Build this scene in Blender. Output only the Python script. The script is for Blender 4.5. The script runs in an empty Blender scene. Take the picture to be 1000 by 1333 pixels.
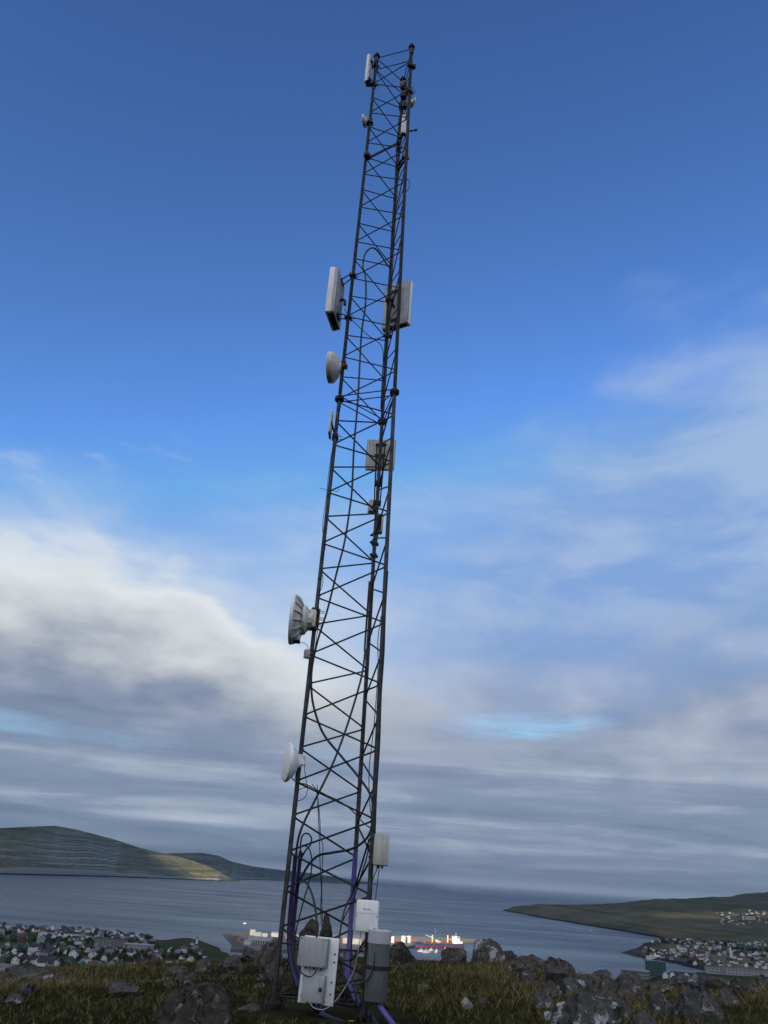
import bpy, bmesh, math, random
import numpy as np
from mathutils import Vector, Matrix, noise as mnoise

rng = np.random.default_rng(7)
random.seed(7)
R = math.radians
scene = bpy.context.scene
COL = scene.collection

# ------------------------------------------------------------------ camera
FPX = 1015.49                      # focal length in photo pixels (1000 x 1333)
ROLL, PITCH = R(4.0377), R(25.0176)
CAMZ = 1.75
SEA = -150.0
_U = Vector((0, -math.sin(PITCH), math.cos(PITCH)))
_F = Vector((0, math.cos(PITCH), math.sin(PITCH)))
_X = Vector((1, 0, 0))
_right = _X * math.cos(ROLL) + _U * math.sin(ROLL)
_up = -_X * math.sin(ROLL) + _U * math.cos(ROLL)
cd = bpy.data.cameras.new('camera')
cam = bpy.data.objects.new('camera', cd)
COL.objects.link(cam)
M3 = Matrix((_right, _up, -_F)).transposed()
cam.matrix_world = Matrix.Translation((0, 0, CAMZ)) @ M3.to_4x4()
cd.sensor_fit = 'VERTICAL'
cd.sensor_height = 36.0
cd.lens = FPX / 1333.0 * 36.0
cd.clip_start = 0.1
cd.clip_end = 600000.0
scene.camera = cam

# ------------------------------------------------------------------ sun, sky, exposure
SUN_EL, SUN_AZ = R(20.0), R(203.0)          # azimuth clockwise from +Y (the view direction)
SDIR = Vector((math.sin(SUN_AZ) * math.cos(SUN_EL), math.cos(SUN_AZ) * math.cos(SUN_EL), math.sin(SUN_EL)))
sd = bpy.data.lights.new('sun', 'SUN')
sd.energy = 5.0
sd.angle = R(0.53)
sd.color = (1.0, 0.93, 0.82)
so = bpy.data.objects.new('sun', sd)
COL.objects.link(so)
so.rotation_euler = SDIR.to_track_quat('Z', 'Y').to_euler()
scene.view_settings.view_transform = 'Standard'
scene.view_settings.look = 'None'
scene.view_settings.exposure = 1.0
scene.view_settings.gamma = 1.0

world = bpy.data.worlds.new('World')
scene.world = world
world.use_nodes = True
wn, wl = world.node_tree.nodes, world.node_tree.links
wn.clear()


class NX:
    """small expression builder over a node tree"""
    def __init__(s, tree):
        s.t = tree
        s.n = tree.nodes
        s.l = tree.links

    def put(s, sock, v):
        if isinstance(v, (int, float)):
            sock.default_value = v
        elif isinstance(v, (tuple, list)):
            try:
                sock.default_value = v
            except Exception:
                sock.default_value = tuple(v) + (1,) if len(v) == 3 else v[:3]
        else:
            s.l.new(v, sock)

    def math(s, op, a, b=0.0, c=0.0, clamp=False):
        m = s.n.new('ShaderNodeMath')
        m.operation = op
        m.use_clamp = clamp
        s.put(m.inputs[0], a)
        s.put(m.inputs[1], b)
        s.put(m.inputs[2], c)
        return m.outputs[0]

    def add(s, a, b): return s.math('ADD', a, b)
    def sub(s, a, b): return s.math('SUBTRACT', a, b)
    def mul(s, a, b): return s.math('MULTIPLY', a, b)
    def div(s, a, b): return s.math('DIVIDE', a, b)

    def vec(s, x, y, z):
        c = s.n.new('ShaderNodeCombineXYZ')
        s.put(c.inputs[0], x); s.put(c.inputs[1], y); s.put(c.inputs[2], z)
        return c.outputs[0]

    def sep(s, v):
        c = s.n.new('ShaderNodeSeparateXYZ')
        s.l.new(v, c.inputs[0])
        return c.outputs

    def noise(s, v, scale, detail=4, rough=0.55, dist=0.0):
        t = s.n.new('ShaderNodeTexNoise')
        if v is not None:
            s.l.new(v, t.inputs['Vector'])
        t.inputs['Scale'].default_value = scale
        t.inputs['Detail'].default_value = detail
        t.inputs['Roughness'].default_value = rough
        t.inputs['Distortion'].default_value = dist
        return t.outputs['Fac']

    def smooth(s, v, a, b, lo=0.0, hi=1.0):
        m = s.n.new('ShaderNodeMapRange')
        m.interpolation_type = 'SMOOTHSTEP'
        s.put(m.inputs[0], v)
        for i, k in enumerate((a, b, lo, hi)):
            s.put(m.inputs[i + 1], k)
        return m.outputs[0]

    def lin(s, v, a, b, lo=0.0, hi=1.0):
        m = s.n.new('ShaderNodeMapRange')
        s.put(m.inputs[0], v)
        for i, k in enumerate((a, b, lo, hi)):
            s.put(m.inputs[i + 1], k)
        return m.outputs[0]

    def mix(s, f, a, b):
        m = s.n.new('ShaderNodeMix')
        m.data_type = 'RGBA'
        s.put(m.inputs[0], f)
        for sock, v in ((m.inputs[6], a), (m.inputs[7], b)):
            if isinstance(v, (tuple, list)):
                sock.default_value = tuple(v)[:3] + (1,)
            else:
                s.l.new(v, sock)
        return m.outputs[2]

    def ramp(s, v, stops):
        r = s.n.new('ShaderNodeValToRGB')
        s.put(r.inputs[0], v)
        e = r.color_ramp.elements
        while len(e) > 1:
            e.remove(e[-1])
        for i, (p, c) in enumerate(stops):
            k = e[0] if i == 0 else e.new(p)
            k.position = p
            k.color = tuple(c) + (1,) if len(c) == 3 else c
        return r.outputs[0]


def srgb(r, g, b):
    f = lambda c: (c / 12.92 if c <= 0.04045 else ((c + 0.055) / 1.055) ** 2.4)
    return tuple(f(v / 255.0) for v in (r, g, b))


SKY_STRENGTH = 0.05
x = NX(world.node_tree)
sky = wn.new('ShaderNodeTexSky')
sky.sky_type = 'NISHITA'
sky.sun_disc = False
sky.sun_elevation = SUN_EL
sky.sun_rotation = SUN_AZ
sky.altitude = 150
sky.air_density = 1.0
sky.dust_density = 0.3
sky.ozone_density = 3.0
gm = wn.new('ShaderNodeGamma')                     # deeper, more saturated blue, the same in every direction
wl.new(sky.outputs[0], gm.inputs[0]); gm.inputs[1].default_value = 1.54
sg = wn.new('ShaderNodeVectorMath'); sg.operation = 'SCALE'
wl.new(gm.outputs[0], sg.inputs[0]); sg.inputs['Scale'].default_value = 1.39
sm = wn.new('ShaderNodeVectorMath'); sm.operation = 'MINIMUM'
wl.new(sg.outputs[0], sm.inputs[0]); sm.inputs[1].default_value = (1.9, 4.1, 8.2)
tc = wn.new('ShaderNodeTexCoord')
dirv = tc.outputs['Generated']
dx, dy, dz = x.sep(dirv)
el = x.mul(x.math('ARCSINE', dz), 57.29578)
az = x.mul(x.math('ARCTAN2', dx, dy), 57.29578)
elc = x.math('MAXIMUM', el, 0.0)
pn = x.vec(dx, dy, x.mul(dz, 1.7))
nA = x.noise(pn, 4.0, 3, 0.5, 0.0)
nB = x.noise(x.vec(dx, dy, x.mul(dz, 2.4)), 9.0, 8, 0.52, 0.12)
nC = x.noise(x.vec(dx, dy, x.mul(dz, 2.8)), 5.5, 8, 0.54, 0.25)
streak = x.noise(x.vec(x.mul(az, 0.030), x.mul(x.math('POWER', elc, 0.75), 0.9), 2.0), 1.0, 6, 0.55, 0.5)
streak2 = x.noise(x.vec(x.mul(az, 0.075), x.mul(elc, 0.55), 5.0), 1.0, 7, 0.62, 0.8)
streak = x.add(x.mul(streak, .62), x.mul(streak2, .38))
fa = x.lin(az, -180, 180)
def azramp(stops, top):                            # (azimuth, value) stops
    return x.mul(x.ramp(fa, [((a + 180) / 360.0, (v / top,) * 3) for a, v in stops]), top)
# the solid bank, its top edge wandering with azimuth
edge = azramp([(-180, 20), (-60, 20), (-28, 20.4), (-18, 20.4), (-10, 19.2), (-5, 18.2), (0, 18), (8, 17.5), (16, 18), (26, 20), (60, 19), (180, 20)], 40.0)
edge_el = x.add(x.add(edge, x.mul(x.sub(nA, 0.5), 2.5)), x.mul(x.sub(nB, 0.5), 6.0))
depth = x.sub(edge_el, el)
bank = x.smooth(depth, -2.2, x.lin(az, -14, 4, 3.2, 9.0))
# a thin veil reaching higher on the right
vedge = azramp([(-180, 22), (-40, 22), (-20, 22.5), (-8, 24), (0, 25), (6, 26.5), (13, 32), (22, 37), (32, 39), (70, 28), (180, 22)], 40.0)
vdepth = x.add(x.sub(vedge, el), x.mul(x.sub(nC, 0.5), 15.0))
veil = x.mul(x.smooth(vdepth, -4.0, 11.0), x.lin(nC, 0.3, 0.7, 0.66, 0.98))
# stray wisps above the bank
wz = x.mul(x.smooth(el, 20.0, 23.0), x.smooth(el, 30.0, 26.0))
stray = x.mul(x.mul(wz, x.smooth(nC, 0.54, 0.70)), 0.42)
# blue gaps between the layers
def gapat(a0, e0, ra, re, k):
    u = x.div(x.sub(az, a0), ra); v = x.div(x.sub(el, x.add(e0, x.mul(x.sub(nA, .5), 2.5))), re)
    d2 = x.add(x.add(x.mul(u, u), x.mul(v, v)), x.add(x.mul(x.sub(nC, 0.5), 5.0), x.mul(x.sub(streak2, 0.5), 5.0)))
    return x.mul(x.smooth(d2, 1.3, -1.0), k)
gap = x.math('MAXIMUM', gapat(10.8, 10.3, 5.5, 1.1, .95), gapat(-21.0, 7.2, 8.0, 1.0, .55))
gap = x.math('MAXIMUM', gap, gapat(-3.0, 7.4, 4.0, 0.8, .3))
dens = x.math('MAXIMUM', x.math('MAXIMUM', bank, veil), stray)
# colour of the cloud
tone = x.sub(x.add(x.add(depth, x.mul(x.sub(nB, 0.5), 4.0)), x.mul(x.sub(nA, 0.5), 4.0)), x.lin(az, -26, -6, 0.0, 2.2))
c_left = x.ramp(x.div(tone, 15.0), [(0.0, srgb(212, 222, 232)), (0.13, srgb(226, 232, 235)), (0.30, srgb(208, 214, 219)), (0.44, srgb(182, 189, 198)), (0.60, srgb(140, 153, 176)), (0.75, srgb(116, 134, 161)), (1.0, srgb(130, 147, 173))])
rt = x.add(x.mul(nA, 0.5), x.mul(nB, 0.5))
c_right = x.ramp(rt, [(0.38, srgb(128, 143, 170)), (0.50, srgb(150, 163, 187)), (0.62, srgb(178, 188, 206))])
right = x.smooth(az, -6.0, 10.0)
ccol = x.mix(right, c_left, c_right)
c_str = x.ramp(streak, [(0.34, srgb(112, 130, 157)), (0.50, srgb(136, 153, 178)), (0.66, srgb(186, 198, 212))])
ccol = x.mix(x.smooth(x.add(el, x.mul(x.sub(nB, .5), 5.0)), 11.5, 4.5), ccol, c_str)
ccol = x.mix(x.smooth(el, 2.6, 0.0, 0.0, 0.7), ccol, srgb(118, 137, 162))
c_veil = x.mix(right, srgb(200, 214, 232), x.mix(x.smooth(nC, .38, .62), srgb(134, 164, 214), srgb(162, 186, 222)))
ccol = x.mix(x.sub(1.0, bank), ccol, c_veil)
c_gap = srgb(160, 208, 246)
ccol = x.mix(gap, ccol, c_gap)
cl = wn.new('ShaderNodeVectorMath'); cl.operation = 'SCALE'
wl.new(ccol, cl.inputs[0]); cl.inputs['Scale'].default_value = 10.0
fin = x.mix(dens, sm.outputs[0], cl.outputs[0])
bg = wn.new('ShaderNodeBackground')
bg.inputs['Strength'].default_value = SKY_STRENGTH
wl.new(fin, bg.inputs['Color'])
wo = wn.new('ShaderNodeOutputWorld')
wl.new(bg.outputs[0], wo.inputs['Surface'])

# ------------------------------------------------------------------ pixel helpers (photo pixel -> ray -> real place)
def ray(px, py):
    a, b = px - 500.0, -(py - 666.5)
    return (_F * FPX + _right * a + _up * b)

def at(px, py, Y):
    d = ray(px, py)
    t = Y / d.y
    return Vector((d.x * t, Y, CAMZ + d.z * t))

def azd(px, py):
    d = ray(px, py)
    h = math.hypot(d.x, d.y)
    return math.atan2(d.x, d.y), d.z / h

def on_sea(px, py, z=SEA):
    d = ray(px, py)
    t = (z - CAMZ) / d.z
    return Vector((d.x * t, d.y * t, z))

# ------------------------------------------------------------------ mesh helpers
class MB:
    def __init__(s):
        s.V, s.F = [], []

    def raw(s, V, F):
        o = len(s.V)
        s.V += [Vector(v) for v in V]
        s.F += [tuple(i + o for i in f) for f in F]
        return s

    def bm(s, b):
        b.verts.index_update()
        s.raw([v.co.copy() for v in b.verts], [[v.index for v in f.verts] for f in b.faces])
        b.free()
        return s

    def box(s, c, dims, axes=None, bevel=0.0, seg=1):
        b = bmesh.new()
        bmesh.ops.create_cube(b, size=1.0)
        for v in b.verts:
            v.co = Vector((v.co.x * dims[0], v.co.y * dims[1], v.co.z * dims[2]))
        if bevel > 0:
            bmesh.ops.bevel(b, geom=list(b.edges), offset=bevel, segments=seg, affect='EDGES', profile=0.5)
        A = axes if axes is not None else Matrix.Identity(3)
        for v in b.verts:
            v.co = A @ v.co + Vector(c)
        return s.bm(b)

    def ring(s, p, u, w, r, n):
        return [p + (u * math.cos(2 * math.pi * i / n) + w * math.sin(2 * math.pi * i / n)) * r for i in range(n)]

    def tube(s, path, r, n=8, cap=True):
        P = [Vector(p) for p in path]
        rr = r if isinstance(r, (list, tuple)) else [r] * len(P)
        t = (P[1] - P[0]).normalized()
        u = t.orthogonal().normalized()
        V, F = [], []
        for i, p in enumerate(P):
            if i == 0: t2 = P[1] - P[0]
            elif i == len(P) - 1: t2 = P[-1] - P[-2]
            else: t2 = (P[i + 1] - P[i]).normalized() + (P[i] - P[i - 1]).normalized()
            t2 = t2.normalized() if t2.length > 1e-9 else t
            u = (u - t2 * u.dot(t2))
            u = u.normalized() if u.length > 1e-6 else t2.orthogonal().normalized()
            w = t2.cross(u)
            V += s.ring(p, u, w, rr[i], n)
            t = t2
        for i in range(len(P) - 1):
            for j in range(n):
                a, b2 = i * n + j, i * n + (j + 1) % n
                F.append((a, b2, b2 + n, a + n))
        if cap:
            F.append(tuple(reversed(range(n))))
            F.append(tuple(range((len(P) - 1) * n, len(P) * n)))
        return s.raw(V, F)

    def lathe(s, prof, o, axis, n=24):
        """prof: (radius, distance along axis)"""
        a = Vector(axis).normalized()
        u = a.orthogonal().normalized()
        w = a.cross(u)
        o = Vector(o)
        V, F, rings = [], [], []
        for r_, h in prof:
            p = o + a * h
            if r_ < 1e-6:
                rings.append([len(V)]); V.append(p)
            else:
                rings.append(list(range(len(V), len(V) + n)))
                V += s.ring(p, u, w, r_, n)
        for A, B in zip(rings[:-1], rings[1:]):
            for j in range(n):
                k = (j + 1) % n
                if len(A) == 1 and len(B) == 1: continue
                if len(A) == 1: F.append((A[0], B[k], B[j]))
                elif len(B) == 1: F.append((A[j], A[k], B[0]))
                else: F.append((A[j], A[k], B[k], B[j]))
        return s.raw(V, F)

    def prism(s, poly, o, ax, ay, az_, depth):
        """polygon in the (ax, ay) plane pushed along az_"""
        o = Vector(o)
        n = len(poly)
        V = [o + ax * p[0] + ay * p[1] for p in poly] + [o + ax * p[0] + ay * p[1] + az_ * depth for p in poly]
        F = [tuple(reversed(range(n))), tuple(range(n, 2 * n))] + [(i, (i + 1) % n, (i + 1) % n + n, i + n) for i in range(n)]
        return s.raw(V, F)

    def mesh(s, name, m, smooth=False, origin=(0, 0, 0)):
        o = Vector(origin)
        me = bpy.data.meshes.new(name)
        me.from_pydata([v - o for v in s.V], [], s.F)
        me.update()
        b = bmesh.new(); b.from_mesh(me)
        bmesh.ops.recalc_face_normals(b, faces=list(b.faces))
        b.to_mesh(me); b.free()
        if smooth:
            me.polygons.foreach_set('use_smooth', [True] * len(me.polygons))
            try: me.set_sharp_from_angle(angle=R(30))
            except Exception: pass
        me.materials.append(m)
        return me

    def build(s, name, m, parent=None, smooth=True, origin=None):
        org = origin if origin is not None else (tuple(root_of(parent)) if parent else (0, 0, 0))
        me = s.mesh(name, m, smooth, org)
        ob = bpy.data.objects.new(name, me)
        COL.objects.link(ob)
        if parent:
            ob.parent = parent
        else:
            ob.location = org
        return ob


def root_of(o):
    v = Vector((0, 0, 0))
    while o:
        v += Vector(o.location)
        o = o.parent
    return v

def tag(o, label=None, cat=None, group=None, kind=None):
    if label: o['label'] = label
    if cat: o['category'] = cat
    if group: o['group'] = group
    if kind: o['kind'] = kind
    return o

def thing(name, label, cat, loc=(0, 0, 0), group=None):
    o = bpy.data.objects.new(name, None)
    COL.objects.link(o)
    o.location = loc
    o.empty_display_size = 0.1
    return tag(o, label, cat, group)

def link(name, me, parent=None, loc=(0, 0, 0), rz=0.0, scale=None):
    o = bpy.data.objects.new(name, me)
    COL.objects.link(o)
    o.location = loc
    o.rotation_euler = (0, 0, rz)
    if scale: o.scale = scale
    if parent: o.parent = parent
    return o

def frame(xa, ya):
    xa = Vector(xa).normalized(); ya = Vector(ya)
    za = xa.cross(ya).normalized(); ya = za.cross(xa).normalized()
    return Matrix((xa, ya, za)).transposed()

def spline(pts, k=8):
    P = [Vector(p) for p in pts]
    if len(P) < 3: return P
    out = []
    Q = [P[0] * 2 - P[1]] + P + [P[-1] * 2 - P[-2]]
    for i in range(1, len(Q) - 2):
        a, b, c, d = Q[i - 1:i + 3]
        for j in range(k):
            t = j / k
            out.append(0.5 * ((2 * b) + (c - a) * t + (2 * a - 5 * b + 4 * c - d) * t * t + (3 * b - a - 3 * c + d) * t ** 3))
    return out + [P[-1]]

def np_mesh(name, V, F, m, smooth=True):
    """V (n,3) F (m,3|4) numpy"""
    me = bpy.data.meshes.new(name)
    k = F.shape[1]
    me.vertices.add(len(V)); me.vertices.foreach_set('co', np.ascontiguousarray(V, np.float32).ravel())
    me.loops.add(F.size); me.loops.foreach_set('vertex_index', np.ascontiguousarray(F, np.int32).ravel())
    me.polygons.add(len(F))
    me.polygons.foreach_set('loop_start', np.arange(0, F.size, k, dtype=np.int32))
    if smooth: me.polygons.foreach_set('use_smooth', np.ones(len(F), bool))
    me.update(); me.validate()
    me.materials.append(m)
    return me

def grid_faces(nr, nc, wrap=False):
    i, j = np.meshgrid(np.arange(nr - 1), np.arange(nc if wrap else nc - 1), indexing='ij')
    a = i * nc + j; b = i * nc + (j + 1) % nc
    return np.stack([a, b, b + nc, a + nc], -1).reshape(-1, 4)

# ------------------------------------------------------------------ materials
MATS = {}
def mk(name, c1, c2=None, scale=5.0, rough=0.6, metal=0.0, bump=0.0, detail=5, spots=None, bscale=None, spec=0.5, lo=0.35, hi=0.65, runs=None):
    m = bpy.data.materials.new(name)
    m.use_nodes = True
    t = NX(m.node_tree)
    b = t.n['Principled BSDF']
    b.inputs['Roughness'].default_value = rough
    b.inputs['Metallic'].default_value = metal
    b.inputs['Specular IOR Level'].default_value = spec
    co = t.n.new('ShaderNodeTexCoord').outputs['Object']
    n1 = t.noise(co, scale, detail, 0.6)
    col = t.mix(t.smooth(n1, lo, hi), c1, c2 or c1)
    if spots:
        sc, a, bb, cc = spots
        n2 = t.noise(co, sc, 6, 0.65, 0.3)
        col = t.mix(t.smooth(n2, a, bb), col, cc)
    if runs:                                        # rain-washed dirt runs
        ox, oy, oz = t.sep(co)
        n3 = t.noise(t.vec(t.mul(ox, 34), t.mul(oy, 34), t.mul(oz, 2.2)), 1.0, 5, .6)
        col = t.mix(t.smooth(n3, .50, .70, 0, runs[1]), col, runs[0])
    t.l.new(col, b.inputs['Base Color'])
    t.l.new(t.lin(n1, 0.2, 0.8, max(rough - 0.08, 0), min(rough + 0.1, 1)), b.inputs['Roughness'])
    if bump:
        bp = t.n.new('ShaderNodeBump')
        bp.inputs['Strength'].default_value = bump
        bp.inputs['Distance'].default_value = 0.02
        t.l.new(t.noise(co, bscale or scale * 4, 6, 0.6), bp.inputs['Height'])
        t.l.new(bp.outputs[0], b.inputs['Normal'])
    MATS[name] = m
    return m

m_leg_low = mk('galvanised_leg', (.066, .068, .065), (.030, .032, .031), 9, .62, .5, .1, spots=(5, .60, .72, (.07, .04, .022)))
m_leg_up = mk('silhouette_leg', (.016, .016, .016), (.010, .010, .010), 9, .75, .2, .1, spots=(5, .6, .72, (.028, .016, .010)))  # silhouette darkness of the upper legs put into the colour, plus some rust
m_brace = mk('brace_steel', (.018, .018, .018), (.010, .010, .010), 12, .7, .2, .05, spots=(7, .6, .7, (.028, .017, .011)))
m_white = mk('white_plastic', (.80, .81, .80), (.74, .75, .74), 4, .45, 0, .03, spots=(3, .60, .78, (.58, .58, .55)), runs=((.42, .42, .39), .4))
m_cream = mk('aged_white_plastic', (.62, .62, .56), (.52, .51, .45), 5, .5, 0, .05, spots=(4, .58, .72, (.34, .30, .23)), runs=((.22, .18, .12), .6))
m_radio_back = mk('radio_back_metal', (.36, .38, .41), (.28, .30, .33), 6, .5, .2, .05)
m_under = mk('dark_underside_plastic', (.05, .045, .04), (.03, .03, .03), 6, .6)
m_grey_box = mk('grey_enclosure', (.34, .36, .37), (.29, .31, .32), 5, .5, 0, .03, spots=(6, .62, .78, (.2, .21, .2)), runs=((.20, .20, .18), .6))
m_beige = mk('beige_enclosure', (.47, .47, .40), (.40, .40, .34), 5, .5, 0, .03, spots=(5, .63, .78, (.28, .27, .22)), runs=((.24, .22, .17), .6))
m_black = mk('black_rubber', (.008, .008, .009), (.012, .012, .013), 20, .5)
m_dark_metal = mk('dark_metal_bracket', (.020, .019, .019), (.012, .012, .012), 10, .65, .3, .1, spots=(8, .6, .7, (.05, .026, .015)))
m_rust = mk('rusted_clamp', (.13, .055, .028), (.05, .028, .02), 14, .85, .2, .2)
m_purple = mk('purple_conduit', (.075, .056, .27), (.058, .043, .20), 4, .4, 0, .02, spots=(5, .62, .8, (.10, .09, .22)))
m_purple_dark = mk('dark_purple_conduit', (.024, .013, .085), (.016, .009, .055), 4, .42)
m_pvc = mk('grey_pipe_plastic', (.105, .118, .122), (.082, .094, .098), 3, .5, 0, .03, spots=(5, .60, .8, (.17, .18, .18)), runs=((.20, .21, .21), .6))
m_cap = mk('pale_grey_cap', (.42, .44, .45), (.36, .38, .39), 5, .5)
m_pale_cable = mk('pale_cable', (.36, .35, .31), (.28, .27, .24), 8, .5)
m_yellow = mk('yellow_plastic', (.6, .4, .03), (.5, .32, .03), 8, .5)
m_bolt = mk('bolt_steel', (.09, .10, .10), (.06, .065, .065), 20, .45, .7)
m_mark = mk('grey_print', (.22, .24, .26), (.22, .24, .26), 8, .6)
m_seam = mk('seam_gasket', (.33, .34, .35), (.30, .31, .32), 8, .6)  # grey of the thin seam line across the white box


def rock_mat(name, c1, c2, lich, lo=.56, hi=.60, lscale=2.2):
    m = bpy.data.materials.new(name); m.use_nodes = True
    t = NX(m.node_tree); b = t.n['Principled BSDF']
    co = t.n.new('ShaderNodeTexCoord').outputs['Object']
    n1 = t.noise(co, 3.0, 8, .65)
    n2 = t.noise(co, 14.0, 7, .7)
    n3 = t.noise(co, lscale, 8, .68, .5)
    n4 = t.noise(co, 26.0, 4, .6)
    col = t.mix(t.smooth(n1, .32, .68), c1, c2)
    col = t.mix(t.smooth(n2, .5, .75, 0, .55), col, tuple(v * 1.9 for v in c2))
    col = t.mix(t.smooth(n2, .48, .28, 0, .6), col, tuple(v * .35 for v in c1))
    geo = t.n.new('ShaderNodeNewGeometry')
    nz = t.sep(geo.outputs['Normal'])[2]
    lm = t.mul(t.smooth(n3, lo, hi), t.smooth(n4, .34, .40))
    lm = t.mul(lm, t.smooth(nz, -.1, .35))
    col = t.mix(lm, col, lich)
    crk = t.n.new('ShaderNodeTexVoronoi'); crk.feature = 'DISTANCE_TO_EDGE'; crk.inputs['Scale'].default_value = 2.4
    wv = t.n.new('ShaderNodeVectorMath'); wv.operation = 'ADD'; t.l.new(co, wv.inputs[0]); t.l.new(t.vec(t.mul(n1, .6), t.mul(n3, .6), t.mul(n1, -.5)), wv.inputs[1]); t.l.new(wv.outputs[0], crk.inputs['Vector'])
    ck = t.smooth(crk.outputs['Distance'], .035, .0)
    col = t.mix(t.mul(ck, .75), col, tuple(v * .25 for v in c1))
    mo = t.mul(t.smooth(t.noise(co, 4.2, 6, .6), .57, .66), t.smooth(nz, .2, .7, 0, .8))
    col = t.mix(mo, col, (.05, .048, .022))
    t.l.new(col, b.inputs['Base Color'])
    b.inputs['Roughness'].default_value = .9
    b.inputs['Specular IOR Level'].default_value = .1
    bp = t.n.new('ShaderNodeBump'); bp.inputs['Strength'].default_value = .9; bp.inputs['Distance'].default_value = .06
    t.l.new(t.sub(t.add(t.mul(n2, .8), t.add(t.mul(n1, .8), t.mul(lm, .08))), t.mul(ck, .7)), bp.inputs['Height'])
    t.l.new(bp.outputs[0], b.inputs['Normal'])
    return m

m_rock = rock_mat('basalt_rock', (.050, .050, .048), (.105, .096, .082), (.27, .28, .275), .585, .615, 3.2)
m_rock_l = rock_mat('lichened_rock', (.046, .048, .049), (.10, .096, .086), (.33, .35, .345), .535, .56, 2.6)
m_rock_b = rock_mat('brown_rock', (.034, .031, .026), (.062, .056, .046), (.20, .20, .17), .57, .64, 7.0)

def land_mat(name, grass1, grass2, rock, band=0.0, field=None, bump=0.0, far_scale=.004):
    m = bpy.data.materials.new(name); m.use_nodes = True
    t = NX(m.node_tree); b = t.n['Principled BSDF']
    geo = t.n.new('ShaderNodeNewGeometry')
    pos = geo.outputs['Position']
    X, Y, Z = t.sep(pos)
    n1 = t.noise(pos, far_scale, 6, .6)
    n2 = t.noise(pos, far_scale * 7, 6, .65)
    col = t.mix(t.smooth(n1, .35, .65), grass1, grass2)
    col = t.mix(t.smooth(n2, .45, .75, 0, .6), col, tuple(v * 1.45 for v in grass2))
    col = t.mix(t.smooth(n2, .45, .25, 0, .6), col, tuple(v * .5 for v in grass1))
    if field:
        n3 = t.noise(pos, far_scale * .8, 3, .5)
        col = t.mix(t.smooth(n3, .54, .60, 0, .55), col, field)
    if band:
        zz = t.add(t.mul(Z, band), t.mul(t.sub(n1, .5), 3.0))
        nb = t.noise(t.vec(t.mul(X, .0016), t.mul(Y, .0005), zz), 1.0, 3, .6)
        col = t.mix(t.smooth(nb, .53, .65, 0, .45), col, rock)
    if band:
        zz2 = t.add(t.mul(Z, band * 1.7), t.mul(t.sub(n2, .5), .9))
        nb2 = t.noise(t.vec(t.mul(X, .0022), t.mul(Y, .0008), zz2), 1.0, 2, .5)
        col = t.mix(t.smooth(nb2, .50, .34, 0, .5), col, tuple(v * .45 for v in grass1))
        col = t.mix(t.smooth(nb2, .54, .70, 0, .45), col, tuple(min(v * 1.5, .2) for v in grass2))
    nz = t.sep(geo.outputs['Normal'])[2]
    col = t.mix(t.smooth(nz, .86, .62), col, rock)
    col = t.mix(t.smooth(t.add(Z, t.mul(n2, 8.0)), SEA + 13, SEA + 9), col, (.022, .022, .022))
    t.l.new(col, b.inputs['Base Color'])
    b.inputs['Roughness'].default_value = .95
    b.inputs['Specular IOR Level'].default_value = .1
    if bump:
        bp = t.n.new('ShaderNodeBump'); bp.inputs['Strength'].default_value = .8; bp.inputs['Distance'].default_value = bump
        t.l.new(t.add(n2, t.mul(n1, .5)), bp.inputs['Height']); t.l.new(bp.outputs[0], b.inputs['Normal'])
    return m

# ------------------------------------------------------------------ terrain functions
def ip(v, xs, ys): return np.interp(v, xs, ys)

AZ_T = [-40, -22, -14.6, -10, -5, 0, 5, 9, 13, 17, 20, 25, 40]
TAN_T = [-.116, -.114, -.107, -.100, -.090, -.084, -.080, -.077, -.079, -.085, -.084, -.079, -.07]
def fbm2(x_, y_, s, seed=0.0, octv=4):
    """cheap smooth value noise on numpy arrays"""
    x_ = np.asarray(x_, float); y_ = np.asarray(y_, float)
    out = np.zeros(np.broadcast(x_, y_).shape); a, f = .5, 1.0 / s
    for o in range(octv):
        xs, ys = x_ * f + seed * 17.3 + o * 31.7, y_ * f - seed * 9.1 + o * 11.3
        ix, iy = np.floor(xs), np.floor(ys)
        fx, fy = xs - ix, ys - iy
        fx = fx * fx * (3 - 2 * fx); fy = fy * fy * (3 - 2 * fy)
        def h(i, j):
            v = np.sin(i * 127.1 + j * 311.7 + seed * 74.7) * 43758.5453
            return v - np.floor(v)
        v = (h(ix, iy) * (1 - fx) + h(ix + 1, iy) * fx) * (1 - fy) + (h(ix, iy + 1) * (1 - fx) + h(ix + 1, iy + 1) * fx) * fy
        out = out + a * (v - .5); a *= .5; f *= 2.03
    return out

COAST_AZ = [-180, -60, -40, -22, -17, -14.5, -11.4, -10, -8.6, -7.6, 8, 13, 17, 18.5, 19.5, 21.6, 25, 35, 60, 180]
COAST_D = [9000, 3500, 2250, 2100, 2080, 2015, 1900, 1935, 1825, 1690, 1690, 1680, 1750, 1930, 2090, 2190, 2300, 2700, 3600, 9000]

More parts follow.
